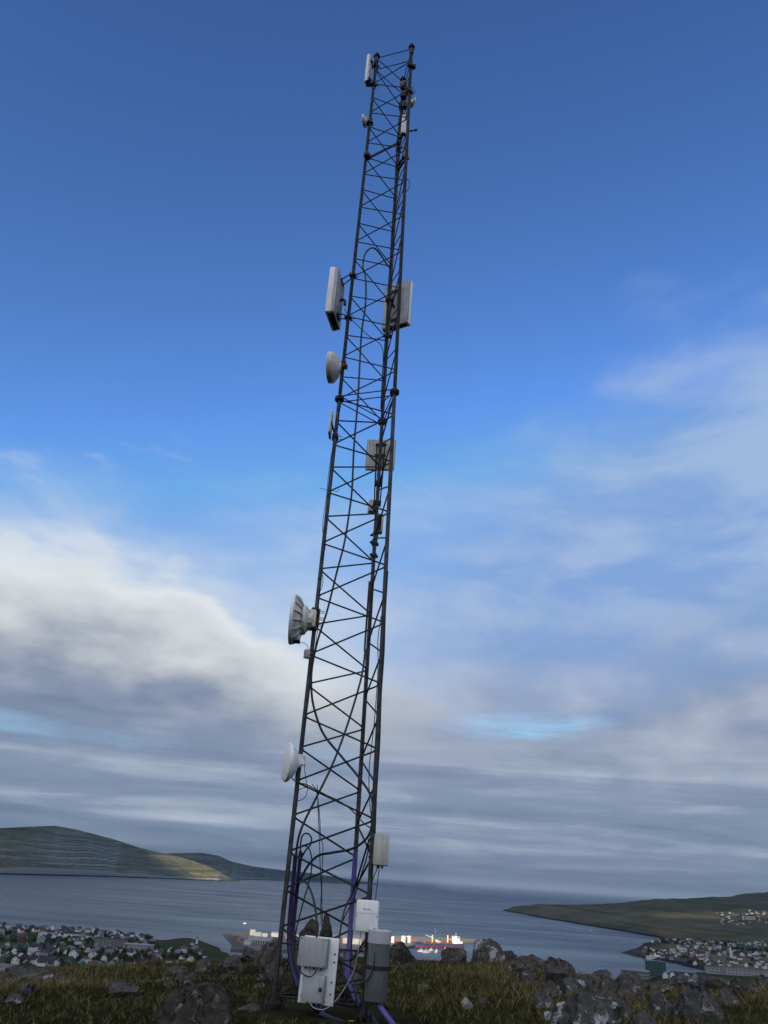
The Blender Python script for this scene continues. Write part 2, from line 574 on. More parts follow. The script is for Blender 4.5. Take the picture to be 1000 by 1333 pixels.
def ground_z(px_, py_):
    px_ = np.asarray(px_, float); py_ = np.asarray(py_, float)
    D = np.hypot(px_, py_); A = np.degrees(np.arctan2(px_, py_))
    Dc = ip(A, [-40, -22, 0, 12, 25, 40], [34, 33, 31, 28, 26, 26])
    zc_ = CAMZ + ip(A, AZ_T, TAN_T) * Dc
    z12 = ip(A, [-180, -40, -21, -5, 5, 14, 25, 40, 180], [.3, -.3, -.25, 0, .0, .12, .30, .4, .3])
    t = np.clip((D - 12.5) / (Dc - 12.5), 0, 1)
    near = z12 + (zc_ - z12) * t ** 1.2
    near = near * np.clip(D / 8, 0.3, 1)
    bump = fbm2(px_, py_, 5.0, 1.0, 4) * .38 * np.clip((D - 6) / 8, 0, 1) * np.clip(np.hypot(px_ + .3, py_ - 12.8) / 3.0 - .2, 0, 1)
    near = near + bump
    coast = ip(A, COAST_AZ, COAST_D)
    inl = coast - D
    e = ip(inl, [-400, -30, 0, 8, 40, 200, 850, 1300, 1650], [-30, -8, 0, 2.5, 4, 9, 25, 52, 92])
    e = e + fbm2(px_, py_, 160, 3.0, 3) * ip(inl, [0, 60, 400], [0, 1, 10])
    # headland with the light
    e = e + 11.0 * np.exp(-((A + 10.6) / 1.5) ** 2 - ((D - 1800) / 70) ** 2)
    far = SEA + e
    # slope from crest down to the town
    s = np.clip((D - Dc) / (420 - Dc), 0, 1)
    z420 = SEA + 92
    mid = zc_ + bump * np.clip(1 - (D - Dc) / 30, 0, 1) + (z420 - zc_) * (s ** .93)
    z = np.where(D < Dc, near, np.where(D < 420, mid, np.minimum(far, z420)))
    z = np.where((np.abs(A) > 70) & (D > Dc), np.maximum(z, zc_ + np.clip((np.abs(A) - 70) / 40, 0, 1) * .03 * (D - Dc)), z)
    return z

def gz(x_, y_): return float(ground_z(x_, y_))

def ground_hit(px, py):
    d = ray(px, py); d = d / math.hypot(d.x, d.y)
    t = 7.0
    while t < 60:
        if CAMZ + d.z * t <= gz(d.x * t, d.y * t): break
        t += .1
    return Vector((d.x * t, d.y * t, CAMZ + d.z * t)), t

# right-hand headland
def _az_tan(pts): 
    r_ = [azd(*p) for p in pts]
    return [math.degrees(a) for a, _ in r_], [t for _, t in r_]
HC_AZ, HC_T = _az_tan([(652, 1186), (664, 1183), (700, 1181.5), (760, 1181), (800, 1179), (856, 1173), (912, 1171), (952, 1170), (970, 1165.5), (1000, 1164), (1060, 1150), (1200, 1130)])
def poly_sd(x_, y_, poly):
    """signed distance, positive inside"""
    x_ = np.asarray(x_, float); y_ = np.asarray(y_, float)
    d = np.full(x_.shape, 1e18); inside = np.zeros(x_.shape, bool)
    n = len(poly)
    for i in range(n):
        ax, ay = poly[i]; bx, by = poly[(i + 1) % n]
        ex, ey = bx - ax, by - ay
        t = np.clip(((x_ - ax) * ex + (y_ - ay) * ey) / (ex * ex + ey * ey), 0, 1)
        d = np.minimum(d, (x_ - ax - t * ex) ** 2 + (y_ - ay - t * ey) ** 2)
        c = ((ay > y_) != (by > y_)) & (x_ < (bx - ax) * (y_ - ay) / ((by - ay) if by != ay else 1e-9) + ax)
        inside ^= c
    return np.where(inside, 1, -1) * np.sqrt(d)
HPOLY = [(975, 5760), (1037, 4984), (1100, 4450), (1171, 4079), (1239, 3560), (1150, 3280), (1010, 3060), (900, 2800), (770, 2520), (765, 2400),
         (815, 2250), (822, 2080), (900, 1990), (1150, 1900), (6500, 1500), (6500, 11500), (3500, 9000), (1900, 7000), (1250, 6250)]
def head_e(x_, y_):
    x_ = np.asarray(x_, float); y_ = np.asarray(y_, float)
    D = np.hypot(x_, y_); A = np.degrees(np.arctan2(x_, y_))
    sdist = poly_sd(x_, y_, HPOLY) + fbm2(x_, y_, 120, 5, 4) * 60
    Ds = ip(A, [9, 9.8, 11.76, 16.02, 19.42, 25, 30], [5900, 5780, 5090, 4243, 3600, 3400, 3300])
    Dc = ip(A, [9, 9.8, 11.76, 16, 19.4, 25, 30], [6000, 5950, 5600, 5400, 5600, 6000, 6500])
    ec = np.maximum(CAMZ + ip(A, HC_AZ, HC_T) * Dc - SEA, 8)
    t = np.clip((D - Ds) / (Dc - Ds), 0, 1)
    hill = ec * (t ** .85) * np.clip(1 - (D - Dc) / 4500, .2, 1)
    # terraces
    hill = hill + np.sin(hill / 11 * 2 * np.pi + fbm2(x_, y_, 700, 9, 3) * 9) * 1.6 * np.clip(hill / 30, 0, 1)
    low = np.clip(sdist * .045, 0, 34)
    e = 5.0 * np.clip(sdist / 14, -4, 1) + np.maximum(low, hill * np.clip(sdist / 60, 0, 1)) + 7 * np.clip(sdist / 35, 0, 1) * np.clip((D - 3300) / 300, 0, 1)
    e = e + fbm2(x_, y_, 220, 6, 4) * 12 * np.clip(sdist / 100, 0, 1) * np.clip((D - 2500) / 1500, 0.2, 1)
    return np.where(sdist < 0, np.minimum(e, sdist * .2), e)
def head_z(x_, y_): return float(head_e(np.array([x_]), np.array([y_]))[0]) + SEA

# ------------------------------------------------------------------ setting: ground
m_ground = bpy.data.materials.new('moor_ground'); m_ground.use_nodes = True
t = NX(m_ground.node_tree); b = t.n['Principled BSDF']
geo = t.n.new('ShaderNodeNewGeometry'); pos = geo.outputs['Position']
g1 = t.noise(pos, .35, 6, .6); g2 = t.noise(pos, 2.6, 7, .65); g3 = t.noise(pos, 18, 6, .7)
f1 = t.noise(pos, .006, 5, .6); f2 = t.noise(pos, .03, 5, .6)
col = t.mix(t.smooth(g1, .38, .62), (.014, .017, .005), (.036, .031, .011))
col = t.mix(t.smooth(g2, .48, .70, 0, .7), col, (.045, .038, .018))
col = t.mix(t.smooth(g3, .5, .3, 0, .7), col, (.014, .015, .007))
fcol = t.mix(t.smooth(f1, .42, .58), (.030, .045, .018), (.055, .055, .028))
fcol = t.mix(t.smooth(f2, .5, .7, 0, .6), fcol, (.02, .03, .014))
fcol = t.mix(t.smooth(t.noise(pos, .012, 2, .4), .62, .66), fcol, (.05, .085, .028))
dist = t.n.new('ShaderNodeVectorMath'); dist.operation = 'LENGTH'; t.l.new(pos, dist.inputs[0])
col = t.mix(t.smooth(dist.outputs['Value'], 80, 400), col, fcol)
t.l.new(col, b.inputs['Base Color']); b.inputs['Roughness'].default_value = 1.0; b.inputs['Specular IOR Level'].default_value = .02
bp = t.n.new('ShaderNodeBump'); bp.inputs['Strength'].default_value = 1.0; bp.inputs['Distance'].default_value = .06
t.l.new(t.add(g2, t.mul(g3, .5)), bp.inputs['Height']); t.l.new(bp.outputs[0], b.inputs['Normal'])

rings = np.concatenate([np.arange(.5, 9, .6), np.arange(9, 42, .22), 42 * (2600 / 42) ** np.linspace(0, 1, 90)[0:], [3200, 4500, 7000, 9500]])
azs = np.radians(np.concatenate([np.arange(-178, -34, 4.0), np.arange(-34, 34, .28), np.arange(34, 180, 4.0)]))
RR, AA = np.meshgrid(rings, azs, indexing='ij')
GX, GY = RR * np.sin(AA), RR * np.cos(AA)
GZ = ground_z(GX, GY)
me = np_mesh('ground', np.stack([GX, GY, GZ], -1).reshape(-1, 3), grid_faces(len(rings), len(azs), True), m_ground)
tag(link('ground', me), 'grassy moor hilltop sloping down to the town and shore', kind='structure')

# ------------------------------------------------------------------ setting: sea
m_sea = bpy.data.materials.new('sea_water'); m_sea.use_nodes = True
t = NX(m_sea.node_tree); b = t.n['Principled BSDF']
geo = t.n.new('ShaderNodeNewGeometry'); pos = geo.outputs['Position']
X, Y, Z = t.sep(pos)
w1 = t.noise(t.vec(t.mul(X, .0009), t.mul(Y, .0035), 0.0), 1.0, 6, .6, .6)
w2 = t.noise(t.vec(t.mul(X, .006), t.mul(Y, .02), 3.0), 1.0, 5, .6, .3)
w3 = t.noise(t.vec(t.mul(X, .05), t.mul(Y, .09), 5.0), 1.0, 4, .6)
b.inputs['Base Color'].default_value = (.010, .022, .034, 1)
b.inputs['IOR'].default_value = 1.333
t.l.new(t.lin(t.add(t.mul(w1, .7), t.mul(w2, .3)), .38, .62, .42, .23), b.inputs['Roughness'])
bp = t.n.new('ShaderNodeBump'); bp.inputs['Strength'].default_value = .3; bp.inputs['Distance'].default_value = 1.2
t.l.new(t.add(w3, t.mul(w2, .6)), bp.inputs['Height']); t.l.new(bp.outputs[0], b.inputs['Normal'])
# pale foam slicks off the headland
fo = t.noise(t.vec(t.mul(t.add(X, t.mul(Y, .16)), .022), t.mul(t.sub(Y, t.mul(X, .16)), .0022), 9.0), 1.0, 5, .6, .4)
def sblob(cx, cy, rx, ry):
    a = t.div(t.sub(X, cx), rx); c = t.div(t.sub(Y, cy), ry)
    return t.smooth(t.add(t.mul(a, a), t.mul(c, c)), 1.0, .2)
fm = t.mul(t.smooth(fo, .52, .62, 0, .6), sblob(960, 4000, 150, 750))
t.l.new(t.mix(fm, (.016, .032, .046), (.36, .36, .33)), b.inputs['Base Color'])
sr = np.concatenate([[0], 300 * (120000 / 300) ** np.linspace(0, 1, 60)])
sa = np.radians(np.arange(0, 360, 4.0))
RR, AA = np.meshgrid(sr[1:], sa, indexing='ij')
V = np.stack([RR * np.sin(AA), RR * np.cos(AA), np.full(RR.shape, SEA)], -1).reshape(-1, 3)
tag(link('sea', np_mesh('sea', V, grid_faces(len(sr) - 1, len(sa), True), m_sea)), 'calm grey blue sea reaching to the horizon', kind='structure')

# ------------------------------------------------------------------ setting: headland on the right
m_head = land_mat('headland_moor', (.105, .090, .036), (.165, .130, .062), (.10, .09, .07), .06, (.050, .082, .024), 6.0, .0034)
hx = np.concatenate([np.arange(600, 2000, 14), np.arange(2000, 4600, 30)])
hy = np.concatenate([np.arange(1850, 3700, 16), np.arange(3700, 8000, 26)])
HX, HY = np.meshgrid(hx, hy, indexing='ij')
HZ = head_e(HX, HY)
HZ = np.where(HZ < -3, -6.0, HZ)
me = np_mesh('headland', np.stack([HX, HY, HZ + SEA], -1).reshape(-1, 3), grid_faces(len(hx), len(hy)), m_head)
tag(link('headland', me), 'long brown moorland headland sloping into the sea on the right', kind='structure')

# ------------------------------------------------------------------ setting: the islands across the sound
m_isl = land_mat('island_slopes', (.135, .132, .052), (.185, .160, .080), (.40, .36, .28), .028, None, 12.0, .0016)
def island(name, label, base, crest, Dext, seed, steps=26, back=1800):
    ba, bt = _az_tan(base); ca, ct = _az_tan(crest)
    a0, a1 = max(ba[0], ca[0]), min(ba[-1], ca[-1])
    A = np.linspace(a0, a1, 420)
    Ds = (CAMZ - SEA) / -ip(A, ba, bt)
    Dc = Ds + Dext(A)
    ec = np.maximum(CAMZ + ip(A, ca, ct) * Dc - SEA, 2)
    rows = []
    S = np.linspace(0, 1, 90)
    for s in S:
        D = Ds + (Dc - Ds) * s
        prof = .10 * min(s / .02, 1) + .90 * (s ** .82 * .75 + .25 * s ** 2)
        e = ec * prof
        xx, yy = D * np.sin(np.radians(A)), D * np.cos(np.radians(A))
        wrp = fbm2(xx, yy, 1300, seed, 4)
        ter = np.sin(e / 21 * 2 * np.pi + wrp * 14) * (.4 + 1.6 * np.clip(fbm2(xx, yy, 800, seed + 7, 3) + .3, 0, 1)) + .7 * np.sin(e / 47 * 2 * np.pi - wrp * 9)
        e = e + ter * 3.6 * min(s / .06, 1) * (1 - s) ** .4 + fbm2(xx, yy, 420, seed + 2, 6) * 60 * min(s / .08, 1) * (1 - s) ** .5
        gul = np.abs(fbm2(A * 40, s * 3 + A * 0, 14, seed + 4, 4))
        e = e - (1 - np.clip(gul / .05, 0, 1)) * 10 * s * (1 - s)
        e = np.maximum(e, -4) if s > 0 else np.full_like(e, -6.0)
        rows.append(np.stack([xx, yy, SEA + e], -1))
    for s in np.linspace(.05, 1, 10):
        D = Dc + back * s
        e = ec * (1 - s) - 8 * s
        rows.append(np.stack([D * np.sin(np.radians(A)), D * np.cos(np.radians(A)), SEA + e], -1))
    V = np.array(rows)
    me = np_mesh(name, V.reshape(-1, 3), grid_faces(V.shape[0], V.shape[1]), m_isl)
    return tag(link(name, me), label, kind='structure')
island('island', 'flat topped green island rising across the sound on the left',
       [(-300, 1128), (0, 1138), (150, 1141.5), (240, 1145), (285, 1147), (300, 1147.3), (312, 1147)],
       [(-300, 1088), (-150, 1080), (0, 1078), (40, 1076), (72, 1075), (95, 1079), (120, 1085), (150, 1093), (180, 1103), (205, 1109), (240, 1117), (270, 1127), (290, 1137), (302, 1144), (312, 1146.5)],
       lambda A: ip(A, [-30, -20, -11, -8, -7.2], [1100, 1100, 800, 300, 90]), 11.0)
island('island', 'low dark far end of the island tapering behind the mast',
       [(180, 1138), (300, 1144.5), (370, 1146.5), (440, 1150), (480, 1151), (492, 1151)],
       [(180, 1112), (225, 1110.5), (262, 1110), (285, 1114), (300, 1121), (330, 1128), (370, 1133), (400, 1136), (440, 1142), (480, 1148.5), (492, 1150.5)],
       lambda A: ip(A, [-15, -8, -2, 2], [900, 900, 600, 300]), 23.0)

# ------------------------------------------------------------------ unseen cloud deck added to shade hill and town, gaps cut where sun lands
m_cloud = bpy.data.materials.new('shade_cloud'); m_cloud.use_nodes = True
t = NX(m_cloud.node_tree); t.n.remove(t.n['Principled BSDF'])
tr = t.n.new('ShaderNodeBsdfTranslucent'); tr.inputs['Color'].default_value = (.97, .97, .97, 1)
t.l.new(tr.outputs[0], t.n['Material Output'].inputs['Surface'])
CH = 5800.0
offx, offy = SDIR.x / SDIR.z * (CH - SEA), SDIR.y / SDIR.z * (CH - SEA)
gxs = np.arange(-11000, 17000, 140.0); gys = np.arange(-6000, 20500, 140.0)
CX, CY = np.meshgrid(gxs, gys, indexing='ij')
nn = fbm2(CX, CY, 900, 2.0, 4)
def ell(cx, cy, rx, ry): return 1 - np.sqrt(((CX - cx) / rx) ** 2 + ((CY - cy) / ry) ** 2)
lit = np.maximum.reduce([ell(60, 2420, 640, 520), ell(-1480, 9450, 420, 800), ell(1750, 4150, 420, 260)]) + nn * .25
cover = np.where((lit > 0) | ((CY > 14500) & (CX > 1500)), 0, 1)
thick = np.clip(-lit * 1.2, .05, 1) * 260 + nn * 120
top = CH + thick; bot = CH - 40 + fbm2(CX, CY, 500, 4.0, 4) * 90
nr, nc = CX.shape
V = np.concatenate([np.stack([CX + offx, CY + offy, top], -1).reshape(-1, 3), np.stack([CX + offx, CY + offy, bot], -1).reshape(-1, 3)])
q = grid_faces(nr, nc); keep = cover.reshape(-1)[q].all(1); q = q[keep]
N0 = nr * nc
edges = {}
for f in q:
    for k in range(4):
        e = (int(f[k]), int(f[(k + 1) % 4]))
        if (e[1], e[0]) in edges: del edges[(e[1], e[0])]
        else: edges[e] = 1
side = np.array([(b_, a_, a_ + N0, b_ + N0) for a_, b_ in edges], int)
F = np.concatenate([q, q[:, ::-1] + N0, side])
tag(link('cloud', np_mesh('cloud', V, F, m_cloud)), 'unseen cloud deck added behind the viewer to shade hill and town', kind='structure')

# ------------------------------------------------------------------ the lattice mast (three legs, 20 m, two bolted sections)
LEG0 = [Vector((-1.0520, 12.7287, 0)), Vector((.2017, 12.2886, 0)), Vector((-.0440, 13.5944, 0))]     # left, near, far
LEG1 = [Vector((-.9635, 12.6754, 20)), Vector((-.1230, 12.3804, 20)), Vector((-.2878, 13.2558, 20))]
def leg(k, z): return LEG0[k].lerp(LEG1[k], z / 20.0)
CEN = (LEG0[0] + LEG0[1] + LEG0[2]) / 3
UPV = Vector((0, 0, 1))
mast = thing('lattice_mast', 'tall three-legged steel lattice mast rising from the hilltop', 'mast', CEN)
RL = .036
for k in range(3):
    MB().tube([leg(k, .06), leg(k, 9.985)], RL, 14).build('leg', m_leg_low, mast)
    MB().tube([leg(k, 10.015), leg(k, 20.0)], RL * .98, 14).build('leg', m_leg_up, mast)
    # bolted flange pair
    fl = MB()
    fl.lathe([(0, -.035), (.085, -.035), (.09, -.03), (.09, -.006), (.085, -.002), (0, -.002)], leg(k, 10.0), UPV, 20)
    fl.lathe([(0, .002), (.085, .002), (.09, .006), (.09, .03), (.085, .035), (0, .035)], leg(k, 10.0), UPV, 20)
    fo_ = fl.build('flange', m_dark_metal, mast)
    bl = MB()
    for i in range(6):
        a = i * math.pi / 3 + .3
        p = leg(k, 10.0) + Vector((math.cos(a), math.sin(a), 0)) * .064
        bl.tube([p - UPV * .06, p + UPV * .06], .009, 6)
    bl.build('bolt', m_bolt, fo_)
    # top flange and its lifting lug
    tp = MB()
    tp.lathe([(0, 0), (.07, 0), (.078, .006), (.078, .03), (.07, .036), (0, .036)], leg(k, 19.97), UPV, 18)
    tp.tube(spline([leg(k, 20.0) + Vector((-.05, 0, 0)), leg(k, 20.10) + Vector((-.035, 0, 0)), leg(k, 20.13), leg(k, 20.10) + Vector((.035, 0, 0)), leg(k, 20.0) + Vector((.05, 0, 0))], 4), .012, 6)
    tp.tube([leg(k, 19.75) , leg(k, 19.97)], .052, 10)
    tp.build('top_flange', m_dark_metal, mast)
    # foot plate on bolts
    ft = MB()
    ft.lathe([(0, .0), (.12, .0), (.125, .005), (.125, .022), (.12, .027), (0, .027)], leg(k, .05), UPV, 20)
    for i in range(3):
        a = i * 2 * math.pi / 3 + 1.0
        u = Vector((math.cos(a), math.sin(a), 0))
        ft.prism([(.03, .0), (.11, .0), (.036, .16), (.03, .16)], leg(k, .077) + u.cross(UPV) * .004, u, UPV, u.cross(UPV) * -1, .008)
    fp = ft.build('foot_plate', m_dark_metal, mast)
    for i in range(6):
        a = i * math.pi / 3 + .2
        p = leg(k, .05) + Vector((math.cos(a), math.sin(a), 0)) * .098
        fb = MB(); fb.tube([p + UPV * -.13, p + UPV * .075], .011, 6); fb.lathe([(0, .0), (.022, .0), (.022, .02), (0, .02)], p + UPV * .027, UPV, 6); fb.lathe([(0, .0), (.022, .0), (.022, .02), (0, .02)], p - UPV * .022, UPV, 6)
        fb.build('anchor_bolt', m_bolt, fp)

def zigzag(ka, kb, pa, pb, z0, z1):
    """bent rods that run from leg to leg: nodes on leg ka at pa + n, on leg kb at pb + n"""
    nodes = sorted([(n + pa, ka) for n in range(-1, 21)] + [(n + pb, kb) for n in range(-1, 21)])
    nodes = [q_ for q_ in nodes if z0 <= q_[0] <= z1]
    for (za, k1), (zb, k2) in zip(nodes[:-1], nodes[1:]):
        if za < 10 < zb: continue
        A, B = leg(k1, za + .016), leg(k2, zb - .016)
        d = (B - A).normalized()
        A2, B2 = A + d * (RL * .8), B - d * (RL * .8)
        r_ = .0145 if za < 10 else .0122
        MB().tube([A2 - UPV * .012, A2 + d * .03, B2 - d * .03, B2 + UPV * .012], r_, 7).build('brace', m_brace, mast)
zigzag(0, 1, 0.0, .5, .45, 19.6)
zigzag(0, 2, .5, 0.0, .45, 19.6)
zigzag(1, 2, 0.0, .5, .45, 19.6)
for z in (9.93, 10.07):
    for ka, kb in ((0, 1), (0, 2), (1, 2)):
        A, B = leg(ka, z), leg(kb, z); d = (B - A).normalized()
        MB().tube([A + d * .06, B - d * .06], .011, 7).build('brace', m_brace, mast)
for z in (19.93, 19.5):
    for ka, kb in ((0, 1), (0, 2), (1, 2)):
        A, B = leg(ka, z), leg(kb, z); d = (B - A).normalized()
        MB().tube([A + d * .03, B - d * .03], .0108, 7).build('brace', m_brace, mast)
for ka, kb in ((0, 1), (0, 2), (1, 2)):
    A, B = leg(ka, .16), leg(kb, .16); d = (B - A).normalized()
    MB().tube([A + d * .03, B - d * .03], .016, 8).build('base_rail', m_dark_metal, mast)
    A, B = leg(ka, .16), leg(kb, .48); d = (B - A).normalized()
    MB().tube([A + d * .03, B - d * .03], .0125, 7).build('brace', m_brace, mast)

# ------------------------------------------------------------------ things carried by the mast
def ubolt(p, n, parent, r=.05, up=UPV, m=None, name='u_bolt'):
    """threaded bolts that pass the leg and stick out behind a clamp"""
    n = Vector(n).normalized(); s_ = n.cross(up).normalized()
    for sg_ in (-1, 1):
        MB().tube([p - n * r * 1.2 + s_ * sg_ * r, p + n * r * 2.6 + s_ * sg_ * r], .006, 6).build(name, m or m_dark_metal, parent)

def clamp(p, n, parent, h=.07, m=None, reach=.1):
    """block round a leg plus an arm towards n"""
    n = Vector(n).normalized(); A = frame(n, UPV.cross(n)); mm = m or m_dark_metal
    c = MB(); c.box(p + n * .045, (.03, .13, h), A, .006); c.box(p - n * .045, (.025, .13, h), A, .006)
    c.build('clamp', mm, parent)
    MB().box(p + n * (.06 + reach / 2), (reach, .06, h * .8), A, .005).build('arm', mm, parent)
    ubolt(p, -n, parent, .05)

def panel_antenna(label, c, n, w, h, d, legp, m_front, m_back, group=None, tilt=0.0, elbow=True):
    """flat panel: radome front, ribbed back, dark underside, two brackets to the leg points"""
    n = Vector(n).normalized(); s_ = UPV.cross(n).normalized(); A = Matrix((n, s_, UPV)).transposed()
    if tilt: A = Matrix.Rotation(tilt, 3, s_) @ A
    nn_, ss_, uu_ = A.col[0], A.col[1], A.col[2]
    c = Vector(c)
    o = thing('panel_antenna', label, 'antenna', c - uu_ * h / 2, group)
    MB().box(c + nn_ * d * .22, (d * .56, w, h), A, .028, 3).build('radome', m_front, o)
    MB().box(c - nn_ * d * .16, (d * .36, w * .94, h * .975), A, .012, 2).build('back_shell', m_back, o)
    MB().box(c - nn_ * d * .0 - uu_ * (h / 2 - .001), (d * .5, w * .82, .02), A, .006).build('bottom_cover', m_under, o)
    for i in range(7):
        MB().box(c - nn_ * d * .36 + ss_ * (i - 3) * w * .085 + uu_ * h * .04, (d * .16, w * .022, h * .62), A, .002).build('cooling_fin', m_back, o)
    for lp, zf in legp:
        lp = Vector(lp)
        q_ = c - nn_ * d * .42 + uu_ * h * zf
        br = MB()
        br.box(q_, (.03, .22, .07), A, .005)
        mid = (q_ + lp) / 2
        for sg_ in (-1, 1):
            br.tube(spline([q_ + ss_ * .08 * sg_, mid + ss_ * .07 * sg_ + uu_ * .02, lp + ss_ * .055 * sg_], 4), .013, 6)
        br.build('bracket', m_dark_metal, o)
        cdir = (q_ - lp); cdir.z = 0; cdir.normalize()
        CA = frame(cdir, UPV.cross(cdir))
        MB().box(lp + cdir * .045, (.03, .15, .085), CA, .005).box(lp - cdir * .045, (.025, .15, .085), CA, .005).build('clamp', m_dark_metal, o)
        ubolt(lp, -cdir, o, .05)
    if elbow:
        e0 = c - nn_ * d * .36 - uu_ * h * .06 + ss_ * w * .05
        MB().tube(spline([e0, e0 - nn_ * .09, e0 - nn_ * .125 - uu_ * .03, e0 - nn_ * .135 - uu_ * .14], 5), .03, 8).build('cable_gland', m_black, o)
    return o

def P(px, py, Y): return at(px, py, Y)

# the two large flat panels half-way up
pl_c = P(437.5, 389, 12.78)
panel_antenna('large white panel antenna on the left leg above the round white dish', pl_c, (-1, .20, 0), .64, 1.17, .22,
              [(leg(0, 13.05), .36), (leg(0, 11.95), -.40)], m_white, m_radio_back)
pr_c = P(517, 398, 13.62)
panel_antenna('large white panel antenna behind the right side of the mast halfway up', pr_c, (.50, .86, 0), .66, 1.20, .18,
              [(leg(2, 13.05), .30), (leg(2, 12.1), -.36)], m_white, m_radio_back)
# top left panel
pt_c = P(480.5, 91.5, 12.62)
panel_antenna('narrow white panel antenna at the very top of the left leg', pt_c, (-1, .25, 0), .20, .98, .13,
              [(leg(0, 19.62), .22), (leg(0, 18.95), -.42)], m_white, m_radio_back, elbow=False)
# square panel seen from the back, upper middle
sq_c = P(495.5, 592, 13.66)
o = panel_antenna('pale grey square flat panel antenna seen from behind below the flanges', sq_c, (.12, 1, 0), .58, .70, .06,
                  [(leg(2, 8.62), .30), (leg(2, 8.2), -.05)], m_cream, m_cream, elbow=False)
for i, (u, v) in enumerate([(-.16, -.06), (-.16, -.14), (.08, -.2), (.12, .05)]):
    p = sq_c + Vector((u, -.035, v)); MB().lathe([(0, 0), (.012, 0), (.012, .012), (0, .012)], p, (0, -1, 0), 8).build('screw', m_dark_metal, o)
# slim panel on edge at the left leg
th_c = P(431.2, 552.5, 12.70)
panel_antenna('thin white plate antenna seen edge-on left of the mast', th_c, (-1, .03, 0), .30, .50, .035,
              [(leg(0, 9.15), -.02)], m_cream, m_cream, elbow=False)
# long slim radome inside near the top right, and one lower on the far leg
def stick(label, c, n, w, h, d, lp, m_front):
    n = Vector(n).normalized(); s_ = UPV.cross(n).normalized(); A = Matrix((n, s_, UPV)).transposed(); c = Vector(c)
    o = thing('sector_antenna', label, 'antenna', c - UPV * h / 2)
    MB().box(c, (d, w, h), A, min(w, d) * .3, 3).build('radome', m_front, o)
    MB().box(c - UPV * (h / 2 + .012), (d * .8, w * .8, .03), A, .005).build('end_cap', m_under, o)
    MB().box(c - n * d * .55 , (.02, w * .6, h * .8), A, .004).build('back_rail', m_dark_metal, o)
    for zf in (-.3, .3):
        q_ = c - n * d * .5 + UPV * h * zf; l2 = Vector(lp) + UPV * h * zf
        MB().tube([q_, l2], .014, 6).build('arm', m_dark_metal, o)
        cd_ = (q_ - l2); cd_.z = 0; cd_.normalize(); CA = frame(cd_, UPV.cross(cd_))
        MB().box(l2 + cd_ * .045, (.03, .13, .06), CA, .004).box(l2 - cd_ * .045, (.02, .13, .06), CA, .004).build('clamp', m_dark_metal, o)
    return o
stick('slim white antenna slung between the right legs near the mast top', P(527.3, 163, 12.72), (.35, -.9, 0), .17, .62, .09, leg(2, 17.75), m_white)
stick('short slim antenna hanging by the far leg below the square panel', P(494.8, 681, 13.75), (.2, 1, 0), .12, .40, .08, leg(2, 7.25), m_cream)

# dishes
def dish(label, c, n, dia, depth, lp, m_face, m_back, hub=.10, style='round', m_clamp=None, group=None):
    n = Vector(n).normalized(); c = Vector(c); r_ = dia / 2; lp = Vector(lp)
    o = thing('dish_antenna', label, 'dish antenna', c - UPV * r_, group)
    if style == 'round':        # convex radome, bowl back
        MB().lathe([(0, depth * .22), (r_ * .5, depth * .17), (r_ * .85, depth * .07), (r_ * .985, .0), (r_, -.012)], c, n, 40).build('radome', m_face, o)
        MB().lathe([(r_ * 1.0, -.0125), (r_ * 1.01, -.03), (r_ * .985, -.05), (r_ * .90, -depth * .38), (r_ * .68, -depth * .70), (r_ * .40, -depth * .92), (hub * 1.1, -depth), (hub, -depth - .02), (hub, -depth - .05), (0, -depth - .05)], c, n, 40).build('bowl', m_back, o)
    elif style == 'drum':       # flat face with a cylindrical shroud
        MB().lathe([(0, .012), (r_ * .9, .008), (r_ * .99, -.004)], c, n, 40).build('radome', m_face, o)
        MB().lathe([(r_ * .995, -.0045), (r_, -.02), (r_, -depth * .42), (r_ * .96, -depth * .48), (r_ * .6, -depth * .9), (hub * 1.2, -depth), (hub, -depth - .03), (0, -depth - .03)], c, n, 40).build('bowl', m_back, o)
    e = c - n * (depth + .05)
    e2 = lp + (e - lp).normalized() * .05
    MB().tube([e + n * .03, e2], .045, 10).build('mount_arm', m_clamp or m_dark_metal, o)
    cd_ = (e - lp); cd_.z = 0; cd_.normalize(); CA = frame(cd_, UPV.cross(cd_))
    MB().box(lp + cd_ * .05, (.035, .15, .13), CA, .005).box(lp - cd_ * .048, (.022, .15, .11), CA, .005).build('clamp', m_clamp or m_dark_metal, o)
    for dz_ in (-.035, .035): ubolt(lp + UPV * dz_, -cd_, o, .05)
    return o
dish('round white drum dish on the left leg just above the flange', P(427.8, 478.5, 12.72), (-1, .12, 0), .62, .23, leg(0, 10.78), m_white, m_cream, .09, 'drum', m_rust)
o = dish('smooth white round dish on the left leg lowest on the mast', P(372.5, 992, 12.62), (-1, -.33, 0), .58, .19, leg(0, 3.33), m_white, m_white, .07, 'round', m_white)
MB().box(P(389, 992.5, 12.66), (.20, .09, .075), frame((1, 0, 0), (0, 1, 0)), .008).build('radio_unit', m_white, o)
dish('small white dish on the left leg near the mast top', P(473.2, 158, 12.66), (-1, .25, -.02), .30, .09, leg(0, 17.66), m_white, m_cream, .04, 'round')
dish('small white dish peeking out right of the near leg at top', P(537.5, 134.5, 12.45), (.9, .55, 0), .26, .08, leg(1, 18.38), m_white, m_cream, .04, 'round')

